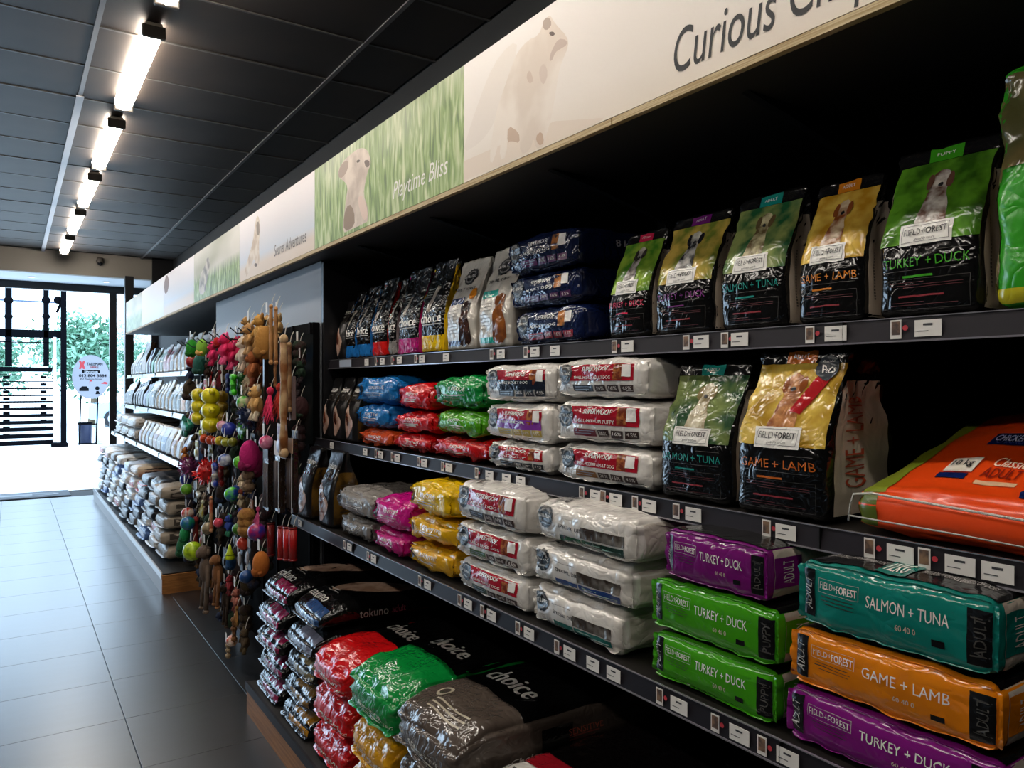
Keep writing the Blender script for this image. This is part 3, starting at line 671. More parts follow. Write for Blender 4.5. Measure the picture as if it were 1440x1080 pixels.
def pouch(label, yL, yR, h, acc, flavour, tab, bg1, bg2, dog, X=XT, z=Z1, d=0.13, seed=0, name='pouch_bag', word='ADULT', side_text=None, rz=0.0, pets=False, blank_flavour=False, top=0.10):
    b = Bag(name, label, fr_loc(X, yL, yR, d, z), yL-yR-0.006, d, h, film('#0a0a0b', 0.5, 15, 0.13), True, r=0.022, wr=0.0035, seed=seed, rz=rz, lean=0.035, group='dry food pouches', bulge=0.01, top=top)
    ph = film(bg1, 0.6, 13, 0.2, c2=bg2, nscale=15)
    b.rect('front', 0.03, 0.97, 0.42, 0.90, ph, 'printed_photo', 0.0024)
    # the dog in the photo
    dw, dd = dog
    D = film(dw, 0.5, 15, 0.25, c2=dd, nscale=30)
    b.poly('front', smoothpoly([(.36, .50), (.40, .62), (.44, .70), (.42, .78), (.47, .84), (.56, .84), (.61, .78), (.59, .70), (.64, .60), (.66, .50)], 2), D, 'printed_dog', 0.0034)
    b.poly('front', ellpoly(.43, .77, .035, .05, 10), film(dd, 0.4, 15), 'printed_dog_ear', 0.0042, 1); b.poly('front', ellpoly(.605, .77, .035, .05, 10), film(dd, 0.4, 15), 'printed_dog_ear', 0.0042, 1)
    b.poly('front', ellpoly(.52, .745, .022, .014, 10), BK, 'printed_dog_nose', 0.0042, 1)
    hd = b.rect('front', 0.0, 1.0, 0.905, 0.995, film('#131315', 0.5, 15), 'header_strip', 0.0024)
    b.rect('front', .36, .66, 0.90, 1.0, film(acc, 0.4, 15), 'header_tab', 0.0034)
    b.text('front', word, .51, .945, .17, .03, WH, 0.01, eps=.0045)
    b.lines('front', [(.04, .33, .955, .004), (.06, .3, .94, .004), (.7, .94, .955, .004), (.72, .9, .938, .004)], GREY)
    lb = b.rect('front', .26, .74, .405, .525, ink('#ece9e2'), 'brand_label', 0.0042)
    b.frame('front', .285, .715, .42, .512, 0.0008, DGREY, eps=0.005)
    b.text('front', 'FIELD+', .40, .477, .19, .034, DGREY, 0.0, eps=0.0054); b.text('front', 'FOREST', .595, .477, .20, .034, BK, 0.018, eps=0.0054)
    b.text('front', 'guided by nature', .5, .435, .2, .02, DGREY, 0, 0.3, eps=0.0054)
    am = ink(acc)
    b.text('front', flavour, .50, .315, .80, .052, am, 0.004)
    b.lines('front', [(.6, .88, .365, .003), (.12, .88, .268, .003)], DGREY)
    b.rect('front', .3, .58, .228, .240, am, 'accent_bar', 0.0022)
    b.frame('front', .14, .9, .05, .22, 0.0006, DGREY)
    b.lines('front', [(.17, .5, .2, .003), (.17, .84, .185, .003), (.3, .84, .172, .003), (.2, .5, .09, .003), (.17, .8, .075, .003)], ink('#5b3034'))
    b.rect('front', .26, .68, .120, .130, ink('#8c3038'), 'accent_bar', 0.0022)
    side = film('#c0b3a3', 0.4, 12, 0.35)
    b.rect('right', .12, .88, .03, .80, side, 'side_gusset', 0.001)
    b.rect('left', .12, .88, .03, .80, side, 'side_gusset', 0.001)
    if side_text:
        b.text('right', side_text, .42, .45, .3, .52, ink('#a8442a'), 0.004, 0, 90)
    else:
        b.lines('right', [(.3, .34, .15 + .02*k, .012) for k in range(20)], DGREY)
    if pets:
        b.poly('front', [(.55, .62), (.70, .80), (.82, .92), (.90, .86), (.72, .66), (.66, .60)], film('#b01f26', 0.5, 15), 'offer_band', 0.005)
        b.poly('front', ellpoly(.80, .87, .105, .075, 22), ink('#14202c'), 'round_sticker', 0.0065)
        b.text('front', 'Pets', .805, .86, .13, .05, WH, 0.015, 0.2, eps=0.008); b.text('front', 'absolute', .80, .905, .1, .016, WH, 0, 0, eps=0.008)
    return b

def ff_block(label, yL, yR, z, th, acc, flavour, word, seed, X=XL, d=0.46, kg=None, dark='#14110f', rz=0.0):
    b = Bag('flavour_bag', label, fr_loc(X, yL, yR, d, z), yL-yR, d, th, film(acc, 0.45, 12, 0.15), r=0.018, wr=0.0018, seed=seed, bulge=0.006, pinch=0.04, group='large dry food bags lying on the bottom shelf', rz=rz)
    blk = film('#0f0f10', 0.4, 12, 0.22)
    b.rect('top', .0, 1.0, .035, 1.0, blk, 'top_panel', 0.002, 0.011)
    b.rect('front', .02, .10, .18, .88, blk, 'batch_patch', 0.0016)
    b.text('front', word, .06, .52, .045, .5, ink('#b5b2ae'), 0.005, 0.3, 90)
    b.text('front', 'FIELD+', .185, .665, .10, .10, ink('#cfcac4'), 0.0); b.text('front', 'FOREST', .295, .655, .115, .11, WH, 0.02)
    b.frame('front', .125, .36, .56, .76, 0.0007, ink('#b9b4ae'))
    b.lines('front', [(.14, .33, .5, .012), (.14, .34, .45, .012), (.16, .33, .40, .012)], ink('#2c2420'))
    b.text('front', flavour, .60, .60, .40, .16, WH, 0.004)
    b.text('front', '60 40 0', .60, .36, .10, .075, ink('#cbb9a5'), 0.01)
    b.rect('front', .72, .78, .24, .33, blk, 'weight_patch', 0.0016)
    b.rect('front', .875, .985, .14, .84, blk, 'grade_patch', 0.0016)
    b.text('front', word, .93, .5, .05, .5, ink('#4c4a47'), 0.0, 0, 90); b.lines('front', [(.89, .97, .72, .02), (.89, .97, .25, .02)], DGREY)
    b.rect('right', .06, .96, .04, .96, film('#c4b8aa', 0.5, 14, 0.35), 'folded_end', 0.0012)
    b.rect('right', .06, .26, .24, .80, film(acc, 0.3, 14), 'end_band', 0.0022); b.text('right', word, .16, .52, .08, .42, ink('#d8cfc8'), 0.004, 0, 90)
    b.text('right', 'FIELD+FOREST', .55, .62, .34, .08, DGREY, 0.0)
    b.lines('right', [(.4, .7, .5, .012), (.4, .68, .46, .012)], GREY)
    n = [(t, -1, 1) for t in np.linspace(-.97, .97, 24)]; b.fin(n, (0, -0.7, 0.6), 0.004, film(acc, 0.3, 14))
    n = [(t, -1, -1) for t in np.linspace(-.99, .99, 24)]; b.fin(n, (0, -1, -0.05), 0.007, film(acc, 0.3, 14))
    for e in (-1, 1):
        b.fin([(e, -1, t) for t in np.linspace(-.9, .95, 10)], (e*0.9, -0.5, 0), 0.010, film(acc, 0.3, 14))
    if kg:
        b.rect('top', .40, .56, .04, .20, film(acc, 0.3, 12), 'weight_tab', 0.0034); b.text('top', kg, .48, .115, .11, .10, WH, 0.02, eps=0.005)
        b.text('top', 'CUSTOM SMALL BATCH PREPARATION', .22, .14, .32, .035, ink('#b0aca8'), 0.01, eps=0.003)
        b.text('top', 'SUITABLE FOR ALL BREEDS OF DOGS', .75, .14, .34, .035, ink('#b0aca8'), 0.01, eps=0.003)
        b.frame('top', .10, .95, .22, .55, 0.001, GREY)
        b.lines('top', [(.14, .3, .3, .02), (.35, .5, .3, .02), (.58, .72, .3, .02), (.78, .92, .3, .02), (.16, .28, .4, .02), (.6, .72, .4, .02)], ink('#1d5a50'))
    return b

def badge(b, cx, cy, rx, ry):
    b.poly('front', ellpoly(cx, cy, rx, ry, 28, 0.10), BK, 'round_badge', 0.0022)
    b.poly('front', ellpoly(cx, cy, rx*.78, ry*.78, 20), ink('#8d8b88'), 'badge_ring', 0.0028)
    b.poly('front', ellpoly(cx, cy, rx*.62, ry*.62, 20), BK, 'badge_disc', 0.0034)
    b.rect('front', cx-rx*1.15, cx+rx*1.15, cy-ry*.27, cy+ry*.27, BK, 'badge_bar', 0.004)
    b.text('front', 'ULTRA DOG', cx, cy, rx*2.0, ry*.34, WH, 0.02, eps=0.005)

def ud_block(label, yL, yR, z, th, seed, X=XM, d=0.42, band='#9d1426', low='#14181f', sub='SMALL-MEDIUM ADULT DOG', kg='8 kg', mid=None, foilc='#dedad4', word='SUPERWOOF', photo='#6b2d1c', tilt=0.0, rz=0.0, kg_top=False):
    b = Bag('foil_bag', label, fr_loc(X, yL, yR, d, z), yL-yR, d, th, film(foilc, 0.7, 12, 0.15, 0.1), r=0.026, wr=0.003, seed=seed, bulge=0.010, pinch=0.08, group='white foil dog food bags', rz=rz, tilt=tilt)
    b.rect('front', .19, .87, .44, .86, film(band, 0.45, 13), 'red_band', 0.0014)
    if mid: b.rect('front', .22, .87, .34, .58, film(mid, 0.4, 13), 'colour_band', 0.0018)
    b.text('front', word, .49, .73, .30, .11, WH, 0.03, 0.3)
    b.text('front', sub, .46, .52, .40, .075, WH, 0.012)
    b.rect('front', .68, .77, .46, .84, film(photo, 0.4, 14, c2='#c07a42', nscale=50), 'food_photo', 0.0018)
    b.rect('front', .765, .845, .54, .82, ink('#eeeae6'), 'white_code_label', 0.0026)
    b.text('front', kg, .15, .27, .10, .11, GREY, 0.01)
    xs = [(.24, .47), (.49, .60), (.62, .73), (.75, .87)]
    for i, (a, c) in enumerate(xs):
        b.rect('front', a, c, .17, .34, ink(low if i == 0 or mid else ('#33201a' if band == '#9d1426' else low)), 'fact_box', 0.0016)
    for (a, c), t in zip(xs[1:], ('26%', '16%', '4.5%')): b.text('front', t, (a+c)/2, .265, (c-a)*.7, .08, ink('#d8d3cd'), 0.01)
    b.lines('front', [(.26, .45, .28, .02), (.26, .42, .22, .02)], ink('#8fa0b4'))
    badge(b, .135, .62, .085, .27)
    if kg_top: b.text('top', kg, .17, .14, .16, .17, ink('#3c3a38'), 0, 0.3)
    crease(b, foilc)
    return b
def crease(b, c):
    m = film(c, 0.7, 12, 0.15, 0.1)
    b.fin([(t, -1, -1) for t in np.linspace(-.97, .97, 22)], (0, -1, -0.1), 0.008, m)
    for e in (-1, 1): b.fin([(e, -1, t) for t in np.linspace(-.9, .9, 10)], (e*0.8, -0.6, 0), 0.009, m, 'end_seam')
def sd_block(label, yL, yR, z, th, seed, band, X=XL, d=0.5, tilt=0.0, rz=0.0):
    b = Bag('foil_bag', label, fr_loc(X, yL, yR, d, z), yL-yR, d, th, film('#dedad4', 0.7, 11, 0.15, 0.1), r=0.028, wr=0.0035, seed=seed, bulge=0.010, pinch=0.06, group='white foil dog food bags', rz=rz, tilt=tilt)
    b.text('front', 'SPECIAL DIET', .43, .49, .26, .075, BK, 0.02)
    b.lines('front', [(.28, .5, .66, .01)], DGREY)
    b.rect('front', .52, .90, .34, .58, film('#4c4038', 0.7, 13, 0.2, 0.5, c2='#9a948c', nscale=26), 'printed_photo', 0.0016)
    b.rect('front', .30, .52, .14, .30, film(band, 0.4, 13), 'colour_band', 0.0016); b.rect('front', .53, .90, .11, .31, film(band, 0.4, 13), 'colour_band', 0.0016)
    b.lines('front', [(.56, .7, .24, .02), (.72, .88, .2, .02)], ink('#8fb0a8'))
    b.text('front', '12 kg', .2, .24, .12, .10, GREY, 0.0)
    badge(b, .14, .62, .085, .25)
    b.text('top', '12 kg', .2, .12, .2, .14, ink('#2c2a29'), 0, 0.3)
    b.poly('top', [(.5, .25), (.62, .18), (.72, .22), (.88, .2), (.95, .35), (.8, .45), (.6, .4)], film('#7a4a2e', 0.5, 14, c2='#2e5a3a', nscale=20), 'printed_photo')
    b.rect('right', .06, .94, .06, .94, film('#c2bab0', 0.6, 13, 0.3), 'folded_end', 0.0012)
    b.poly('right', [(.1, .9), (.5, .45), (.9, .9)], film('#b9b2a8', 0.6, 13, 0.35, 0.2), 'end_flap', 0.004)
    crease(b, '#d6d1c9')
    return b

def vc_block(label, yL, yR, z, th, c, seed, X, d=0.4, text='SENSITIVE', rz=0.0, grp='crinkled single colour bags', logo=True):
    b = Bag('crinkled_bag', label, fr_loc(X, yL, yR, d, z), yL-yR, d, th, film(c, 0.85, 13, 0.14), r=0.03, wr=0.0065, seed=seed, bulge=0.012, pinch=0.18, group=grp, rz=rz)
    b.text('front', text, .55, .62, .36, .12, ink('#e8e4da'), 0.01, 0.15)
    b.lines('front', [(.3, .7, .42, .025), (.3, .64, .34, .025)], ink('#d9d5cc'))
    if logo:
        b.poly('front', ellpoly(.13, .5, .05, .2, 14), ink('#2a2826'), 'round_logo')
    b.rect('right', .05, .95, .06, .94, film(c, 0.8, 12, 0.3), 'folded_end', 0.0012)
    b.poly('right', [(.08, .92), (.5, .4), (.92, .92)], film(c, 0.7, 13, 0.3), 'end_flap', 0.005)
    b.fin([(1, -1, t) for t in np.linspace(-.9, .9, 10)], (.7, -.7, 0), 0.012, film(c, 0.5, 14), 'end_seam')
    b.fin([(-1, -1, t) for t in np.linspace(-.9, .9, 10)], (-.7, -.7, 0), 0.010, film(c, 0.5, 14), 'end_seam')
    return b
def vc_stand(label, yL, yR, h, c, seed, side='#0d0d0f', X=XT, z=Z1, rz=0.0, d=0.12):
    b = Bag('pouch_bag', label, fr_loc(X, yL, yR, d, z), yL-yR-0.006, d, h, film('#090909', 1.1, 15, 0.12), True, r=0.02, wr=0.006, seed=seed, lean=0.03, group='black pouches with coloured bases', bulge=0.012, top=0.14, rz=rz)
    b.rect('front', 0, 1, .015, .19, film(c, 0.6, 15), 'coloured_base', 0.0012)
    b.rect('right', 0, 1, .015, .93, film(c, 0.6, 15), 'coloured_side', 0.0012); b.rect('left', 0, 1, .015, .93, film(c, 0.6, 15), 'coloured_side', 0.0012)
    b.text('front', 'choice', .52, .375, .80, .10, WH, 0.03)
    b.lines('front', [(.2, .9, .30, .012)], ink('#b9b6b2'))
    b.poly('front', [(.3, .46), (.42, .44), (.62, .70), (.5, .72)], film('#9a8f86', 0.8, 15), 'printed_tick')
    b.lines('front', [(.1, .45, .6+.03*k, .008) for k in range(4)], GREY)
    return b
def tok_stand(label, yL, yR, h, seed, X, z, side='#7a5a24', d=0.14, rz=0.0):
    b = Bag('pouch_bag', label, fr_loc(X, yL, yR, d, z), yL-yR-0.006, d, h, film('#111011', 0.35, 14, 0.3), True, r=0.02, wr=0.003, seed=seed, lean=0.02, group='black dog face pouches', bulge=0.012, top=0.25, rz=rz)
    b.rect('front', .04, .96, .62, .80, film('#2a2623', 0.3, 14), 'header_band', 0.001)
    b.text('front', 'tokuno', .5, .80, .62, .085, WH, 0.02, 0.2)
    b.text('front', 'nature', .5, .715, .24, .03, GREY, 0.01)
    b.poly('front', smoothpoly([(.12, .50), (.22, .58), (.42, .52), (.66, .40), (.86, .34), (.80, .22), (.55, .10), (.35, .06), (.22, .14), (.14, .32)], 2), film('#d3b3a4', 0.3, 14, c2='#a88574', nscale=18), 'printed_dog_face', 0.002)
    b.poly('front', smoothpoly([(.25, .46), (.40, .44), (.62, .33), (.55, .25), (.36, .26)], 2), film('#54251a', 0.3, 14, c2='#8a4a30', nscale=26), 'printed_dog_patch', 0.003)
    b.lines('front', [(.12, .26, .62, .015), (.12, .3, .585, .01)], ink('#c8b8b0'))
    b.rect('right', .08, .92, .05, .72, film(side, 0.3, 14, c2='#3e2c12', nscale=14), 'side_panel', 0.0012)
    b.lines('right', [(.3, .8, .2 + .05*k, .012) for k in range(8)], ink('#2c2012'))
    return b

# ------------------------------------------------------------------ top shelf
tok_stand('narrow black pouch with a pink dog face at the far end of the top shelf', 3.64, 3.535, 0.30, 1, XT, Z1)
vc_stand('black lettered pouch with blue base, the one at the end of the top shelf', 3.53, 3.40, 0.335, '#1f6fb8', 2)
vc_stand('black lettered pouch with blue base and blue side, next to the red based one', 3.395, 3.22, 0.345, '#1f6fb8', 3)
vc_stand('black lettered pouch with red base on the top shelf', 3.215, 3.03, 0.36, '#d01a18', 4)
vc_stand('black lettered pouch with silver grey base on the top shelf', 3.025, 2.94, 0.345, '#8e8b88', 5)
vc_stand('black lettered pouch with magenta base on the top shelf', 2.935, 2.725, 0.365, '#b01470', 6)
vc_stand('black lettered pouch with yellow base on the top shelf', 2.72, 2.51, 0.37, '#e2b80c', 7)
def ud_stand(label, yL, yR, h, band, dog1, dog2, seed, words):
    b = Bag('pouch_bag', label, fr_loc(XT, yL, yR, 0.13, Z1), yL-yR-0.006, 0.13, h, film('#cdc8bf', 0.55, 13, 0.24, 0.2), True, r=0.022, wr=0.005, seed=seed, lean=0.035, group='white foil standing pouches', top=0.12)
    badge(b, .5, .80, .19, .085)
    b.text('front', words, .47, .665, .6, .03, BK, 0.01)
    b.rect('front', .12, .62, .50, .57, film(band, 0.5, 14), 'colour_band', 0.0016)
    b.lines('front', [(.12, .50, .44 - .035*k, .005) for k in range(8)], ink('#6b6864'))
    b.rect('front', .14, .60, .06, .115, film(band, 0.5, 14), 'colour_band', 0.0016)
    D = film(dog1, 0.4, 14, c2=dog2, nscale=20)
    b.poly('front', smoothpoly([(.56, .05), (.55, .2), (.58, .34), (.62, .40), (.60, .48), (.68, .53), (.80, .52), (.84, .44), (.80, .38), (.88, .26), (.92, .06)], 2), D, 'printed_dog')
    b.poly('front', ellpoly(.63, .46, .035, .05, 10), film(dog2, .4, 14), 'printed_dog_ear', 0.003); b.poly('front', ellpoly(.82, .46, .035, .05, 10), film(dog2, .4, 14), 'printed_dog_ear', 0.003)
    b.poly('front', ellpoly(.73, .435, .03, .018, 10), BK, 'printed_dog_nose', 0.003)
    b.rect('right', .1, .9, .03, .85, film('#b3aba0', 0.5, 13, 0.35), 'side_gusset', 0.0012)
    return b
b = ud_stand('white foil pouch with a dark blue band and brown dog on top shelf', 2.505, 2.285, 0.345, '#233a66', '#4a2c20', '#2a1a14', 8, 'APPETISING')
b.poly('front', ellpoly(.82, .60, .11, .06, 16), film('#d9861e', .4, 14), 'round_offer_mark', 0.003)
ud_stand('white special diet pouch with teal band and golden dog on top shelf', 2.275, 2.055, 0.355, '#16a394', '#9a5a28', '#6a3a1a', 9, 'SPECIAL DIET')
for k, (zz, th, bd, ya, yb, pos) in enumerate(((Z1, .118, '#8c1426', 2.03, 1.67, 'bottom'), (Z1+.120, .108, '#4a1246', 2.06, 1.69, 'middle'), (Z1+.230, .122, '#5a1452', 2.075, 1.715, 'top'))):
    b = ud_block('navy foil bag lying on the top shelf, %s of the stack of three' % pos, ya, yb, zz, th, 20+k, X=XT, d=0.36, band='#0f1a3c', low=bd, foilc='#101c42', sub='ADULT DOG', photo='#4a4038', rz=R(1.5*(k-1)))
    b.text('right', '8 kg', .5, .6, .2, .25, ink('#c8c8d0'), .01)
pouch('black turkey and duck pouch with pink tab beside the navy foil bags', 1.585, 1.41, .296, '#c2204a', 'TURKEY + DUCK', 1, '#3f7a1e', '#8fae3a', ('#cfc6bc', '#3a3430'), seed=30)
pouch('black turkey and duck pouch with purple tab on the top shelf', 1.405, 1.2, .308, '#6e1d70', 'TURKEY + DUCK', 1, '#6b7a2a', '#c8a84e', ('#d8d4cc', '#23242a'), seed=31)
pouch('black salmon and tuna pouch with teal tab on the top shelf', 1.193, .998, .316, '#178a80', 'SALMON + TUNA', 1, '#1f5a34', '#8f9a58', ('#d8cda0', '#6b5a3a'), seed=32)
pouch('black game and lamb pouch with orange tab on the top shelf', .988, .822, .305, '#cf7a18', 'GAME + LAMB', 1, '#b8861e', '#e0bb52', ('#d9c2a0', '#8a4a22'), seed=33)
pouch('black turkey and duck puppy pouch with green tab, top shelf', .812, .612, .325, '#3fa01e', 'TURKEY + DUCK', 1, '#2f5a14', '#5f9a26', ('#ded8ce', '#6a4a3a'), seed=34, word='PUPPY')
pouch('dark pouch standing behind the green tabbed puppy pouch', .606, .44, .262, '#3fa01e', 'TURKEY + DUCK', 1, '#2f5a14', '#8a9a46', ('#ded8ce', '#6a4a3a'), seed=35, X=XT+.16)
b = Bag('pouch_bag', 'bright green and tan bag at the right edge of the top shelf', fr_loc(XT-.015, .605, .36, .15, Z1), .24, .15, .41, film('#2f9a1c', 0.5, 12, .25), True, r=.03, wr=.004, seed=40, lean=.0, top=.5, group='dry food pouches')
b.rect('front', 0, 1, .57, .97, film('#8a7448', .5, 12, c2='#5c5a34', nscale=10), 'printed_photo'); b.rect('front', 0, 1, .015, .09, film('#b8b024', .5, 12), 'coloured_base')
b.rect('left', 0, 1, .02, .96, film('#6a6248', .5, 12, c2='#8a7448', nscale=8), 'side_gusset'); b.rect('left', .1, .95, .02, .12, film('#8a8424', .5, 12), 'side_base', .003)

# ------------------------------------------------------------------ middle shelf
for k, (ya, yb) in enumerate(((3.63, 3.50), (3.49, 3.345), (3.335, 3.195))):
    tok_stand('black dog face pouch, %s from the far end of the middle shelf' % ORD[k], ya, yb, .30, 50+k, XM, Z2)
vc_block('orange crinkled bag lying under the two blue bags', 3.17, 2.82, Z2, .075, '#c8481a', 53, XM, text='SENIOR', logo=False)
vc_block('blue crinkled bag, the lower of two on the middle shelf', 3.19, 2.84, Z2+.077, .10, '#1670b8', 54, XM-.005)
vc_block('blue crinkled bag on top of the other blue bag', 3.18, 2.80, Z2+.179, .118, '#1670b8', 55, XM, rz=R(3))
vc_block('red crinkled bag lying at the foot of the red stack on the middle shelf', 2.81, 2.48, Z2, .074, '#c01216', 56, XM, text='PREMIUM', logo=False)
vc_block('red crinkled bag in the middle of the red stack on the middle shelf', 2.80, 2.47, Z2+.076, .085, '#c81418', 57, XM, text='PREMIUM', logo=False)
vc_block('red crinkled bag on top of the red stack beside the green bag', 2.80, 2.49, Z2+.163, .105, '#d0151a', 58, XM+.01, text='PREMIUM', rz=R(-3), logo=False)
vc_block('long red crinkled bag under the lime green bag', 2.465, 2.085, Z2, .08, '#c01216', 59, XM, text='PREMIUM', logo=False)
vc_block('lime green crinkled bag in the middle of its stack', 2.455, 2.125, Z2+.082, .095, '#4fa414', 60, XM, text='PUPPY')
vc_block('dark green crinkled bag on top of the lime green bag', 2.465, 2.115, Z2+.179, .115, '#0f8a3c', 61, XM, text='SUPERIOR')
ud_block('white red banded bag at the bottom of the left white stack, middle shelf', 2.08, 1.735, Z2, .088, 62, sub='ADULT', band='#a01a20', rz=R(1))
ud_block('white red banded bag with purple band in the left white stack, middle shelf', 2.09, 1.725, Z2+.09, .118, 63, mid='#7a2f96', low='#b9a24a', sub='SENIOR', rz=R(-1))
ud_block('white red banded bag on top of the left white stack, middle shelf', 2.095, 1.725, Z2+.21, .118, 64, mid='#141a2a', sub='LARGE ADULT DOG', rz=R(2))
ud_block('white red banded adult bag at the bottom of the right white stack, middle shelf', 1.705, 1.325, Z2, .106, 65, low='#8a5a24', sub='SMALL-MEDIUM ADULT DOG')
ud_block('white red banded puppy bag in the middle of the right white stack, middle shelf', 1.715, 1.325, Z2+.108, .118, 66, low='#6a1422', sub='SMALL-MEDIUM PUPPY', rz=R(.8))
ud_block('white red banded bag on top of the right white stack, just under the top shelf', 1.715, 1.335, Z2+.228, .108, 67, sub='SMALL-MEDIUM ADULT DOG', rz=R(-.8))
pouch('large black salmon and tuna bag standing on the middle shelf', 1.315, 1.085, .318, '#178a80', 'SALMON + TUNA', 1, '#23472a', '#7a8a4e', ('#c9bfa2', '#8a7a52'), X=XM, z=Z2, d=.2, seed=70, top=.4, name='large_pouch_bag')
pouch('large black game and lamb bag with a round pets sticker on the middle shelf', 1.075, .845, .342, '#cf6a1e', 'GAME + LAMB', 1, '#a8801e', '#d9b84e', ('#c98a52', '#8a4a22'), X=XM-.012, z=Z2, d=.24, seed=71, side_text='GAME + LAMB', pets=True, top=.45, name='large_pouch_bag')
b = Bag('orange_bag', 'big orange bag with olive ends and a white pull string on middle shelf', fr_loc(XM-.01, .80, .40, .5, Z2), .40, .5, .088, film('#e8480c', .2, 9, .35), r=.028, wr=.002, seed=72, bulge=.012, pinch=.1, slump=.05, ramp=1.25)
b.rect('front', 0, .12, .02, .98, film('#5a6a1a', .2, 9, .35), 'olive_end'); b.rect('top', 0, .14, 0, 1, film('#7c8a22', .2, 9, .35), 'olive_end')
b.rect('front', .9, 1, .02, .98, film('#5a6a1a', .2, 9, .35), 'olive_end'); b.rect('top', .9, 1, 0, 1, film('#7c8a22', .2, 9, .35), 'olive_end'); b.rect('left', .02, .98, .02, .98, film('#5a6a1a', .2, 9, .35), 'olive_end')
navy = film('#12225a', .2, 10)
b.poly('top', [(.66, .04), (.83, .04), (.85, .08), (.87, .40), (.73, .40), (.64, .09)], navy, 'brand_patch')
b.text('top', 'M', .755, .185, .11, .12, WH, .03); b.text('top', 'Montego', .745, .085, .13, .045, WH, .02)
b.rect('top', .74, .87, .36, .42, ink('#e8e0d2'), 'weight_label', .003); b.text('top', '10 kg', .805, .39, .10, .04, BK, .02, eps=.005)
b.text('top', 'Classic', .52, .27, .13, .06, ink('#f4d8c0'), .015, .3); b.text('top', 'ADULT', .515, .20, .15, .06, ink('#8a1f16'), .02)
b.rect('top', .44, .60, .125, .15, ink('#e6b890'), 'small_band')
b.rect('top', .28, .40, .19, .29, ink('#e8e0d2'), 'weight_label', .003); b.text('top', '10 kg', .34, .24, .09, .05, BK, .02, eps=.005); b.rect('top', .27, .39, .15, .185, navy, 'weight_band')
b.rect('top', .33, .50, .42, .52, navy, 'name_band'); b.text('top', 'CHICKEN', .415, .47, .13, .05, ink('#c8c8d8'), .01, eps=.004)
b.lines('top', [(.45, .62, .5, .012), (.45, .62, .56, .012), (.45, .66, .62, .012)], ink('#f0b090'))
mb = MB(); pts = [(-.2, -.262, .02), (-.192, -.268, .05), (-.185, -.27, .070), (-.15, -.272, .076)] + [(-.1 + .06*i, -.276, .074 - .003*i) for i in range(6)]
mb.tube(pts, .0022, 6); mb.build('pull_string', mat('white_string', '#e2ddd2', .8, 0, .6, 300), b.o, True)
mb = MB(); mb.tube([(-.195, -.266, .03), (0, -.276, .028), (.2, -.27, .02)], .0016, 5); mb.build('end_seam', mat('pale_seam', '#b8b4a8', .5), b.o, True)

# ------------------------------------------------------------------ lowest shelf
tok_stand('black dog face pouch at the far end of the lowest shelf', 3.62, 3.44, .335, 80, XL-.01, Z3)
tok_stand('black dog face pouch with brown side beside the silver bags', 3.36, 3.18, .335, 81, XL, Z3)
vc_block('silver grey crinkled bag under the other silver bag', 3.10, 2.76, Z3, .09, '#787470', 82, XL)
vc_block('silver grey crinkled bag on top, beside the magenta bags', 3.12, 2.75, Z3+.092, .11, '#8a8580', 83, XL, rz=R(3))
vc_block('magenta crinkled bag at the bottom of the magenta pair', 2.74, 2.45, Z3, .09, '#c01478', 84, XL, rz=R(-2))
vc_block('magenta crinkled bag on top of the magenta pair', 2.735, 2.44, Z3+.092, .12, '#c81682', 85, XL, rz=R(4))
vc_block('yellow crinkled bag at the bottom of the yellow stack', 2.43, 2.10, Z3, .095, '#dba410', 86, XL)
vc_block('yellow crinkled bag in the middle of the yellow stack', 2.435, 2.09, Z3+.097, .09, '#dfaa10', 87, XL, rz=R(2))
vc_block('yellow crinkled bag on top of the yellow stack', 2.435, 2.09, Z3+.189, .115, '#e8bc0c', 88, XL, rz=R(-3))
ud_block('white red banded bag at the bottom of the left white stack, lowest shelf', 2.06, 1.68, Z3, .10, 90, X=XL, kg='12 kg', sub='LARGE ADULT DOG', low='#2a4a3a', kg_top=True)
ud_block('white red banded bag in the middle of the left white stack, lowest shelf', 2.075, 1.685, Z3+.102, .11, 91, X=XL, kg='12 kg', sub='LARGE BREED DOG', low='#3a6a2a', kg_top=True, rz=R(1))
ud_block('white red banded bag on top of the left white stack, lowest shelf', 2.075, 1.685, Z3+.214, .122, 92, X=XL, kg='12 kg', sub='ADULT DOG', low='#1f1c1e', kg_top=True, rz=R(-1))
sd_block('white special diet bag with teal stripe at the bottom of its stack', 1.665, 1.30, Z3, .107, 93, '#176a62')
sd_block('white special diet bag with blue stripe in the middle of its stack', 1.665, 1.275, Z3+.109, .110, 94, '#233f78', rz=R(1))
sd_block('white special diet bag with dark green stripe on top of its stack', 1.65, 1.245, Z3+.221, .112, 95, '#16382e', rz=R(-1))
ff_block('green turkey and duck puppy bag at the bottom of its stack', 1.20, .885, Z3, .105, '#3f9a14', 'TURKEY + DUCK', 'PUPPY', 100)
ff_block('green turkey and duck puppy bag in the middle, under the purple one', 1.205, .88, Z3+.108, .112, '#3f9a14', 'TURKEY + DUCK', 'PUPPY', 101)
ff_block('purple turkey and duck bag on top of the two green bags', 1.165, .905, Z3+.223, .108, '#74156e', 'TURKEY + DUCK', 'ADULT', 102, d=.4)
ff_block('purple turkey and duck bag at the bottom right of the lowest shelf', .86, .50, Z3, .098, '#7c1676', 'TURKEY + DUCK', 'ADULT', 103)
ff_block('orange game and lamb bag under the teal bag', .85, .505, Z3+.101, .105, '#dc7e10', 'GAME + LAMB', 'ADULT', 104)
ff_block('teal salmon and tuna bag on top of the orange bag, marked 12KG', .835, .51, Z3+.209, .12, '#107a6e', 'SALMON + TUNA', 'ADULT', 105, kg='12KG')

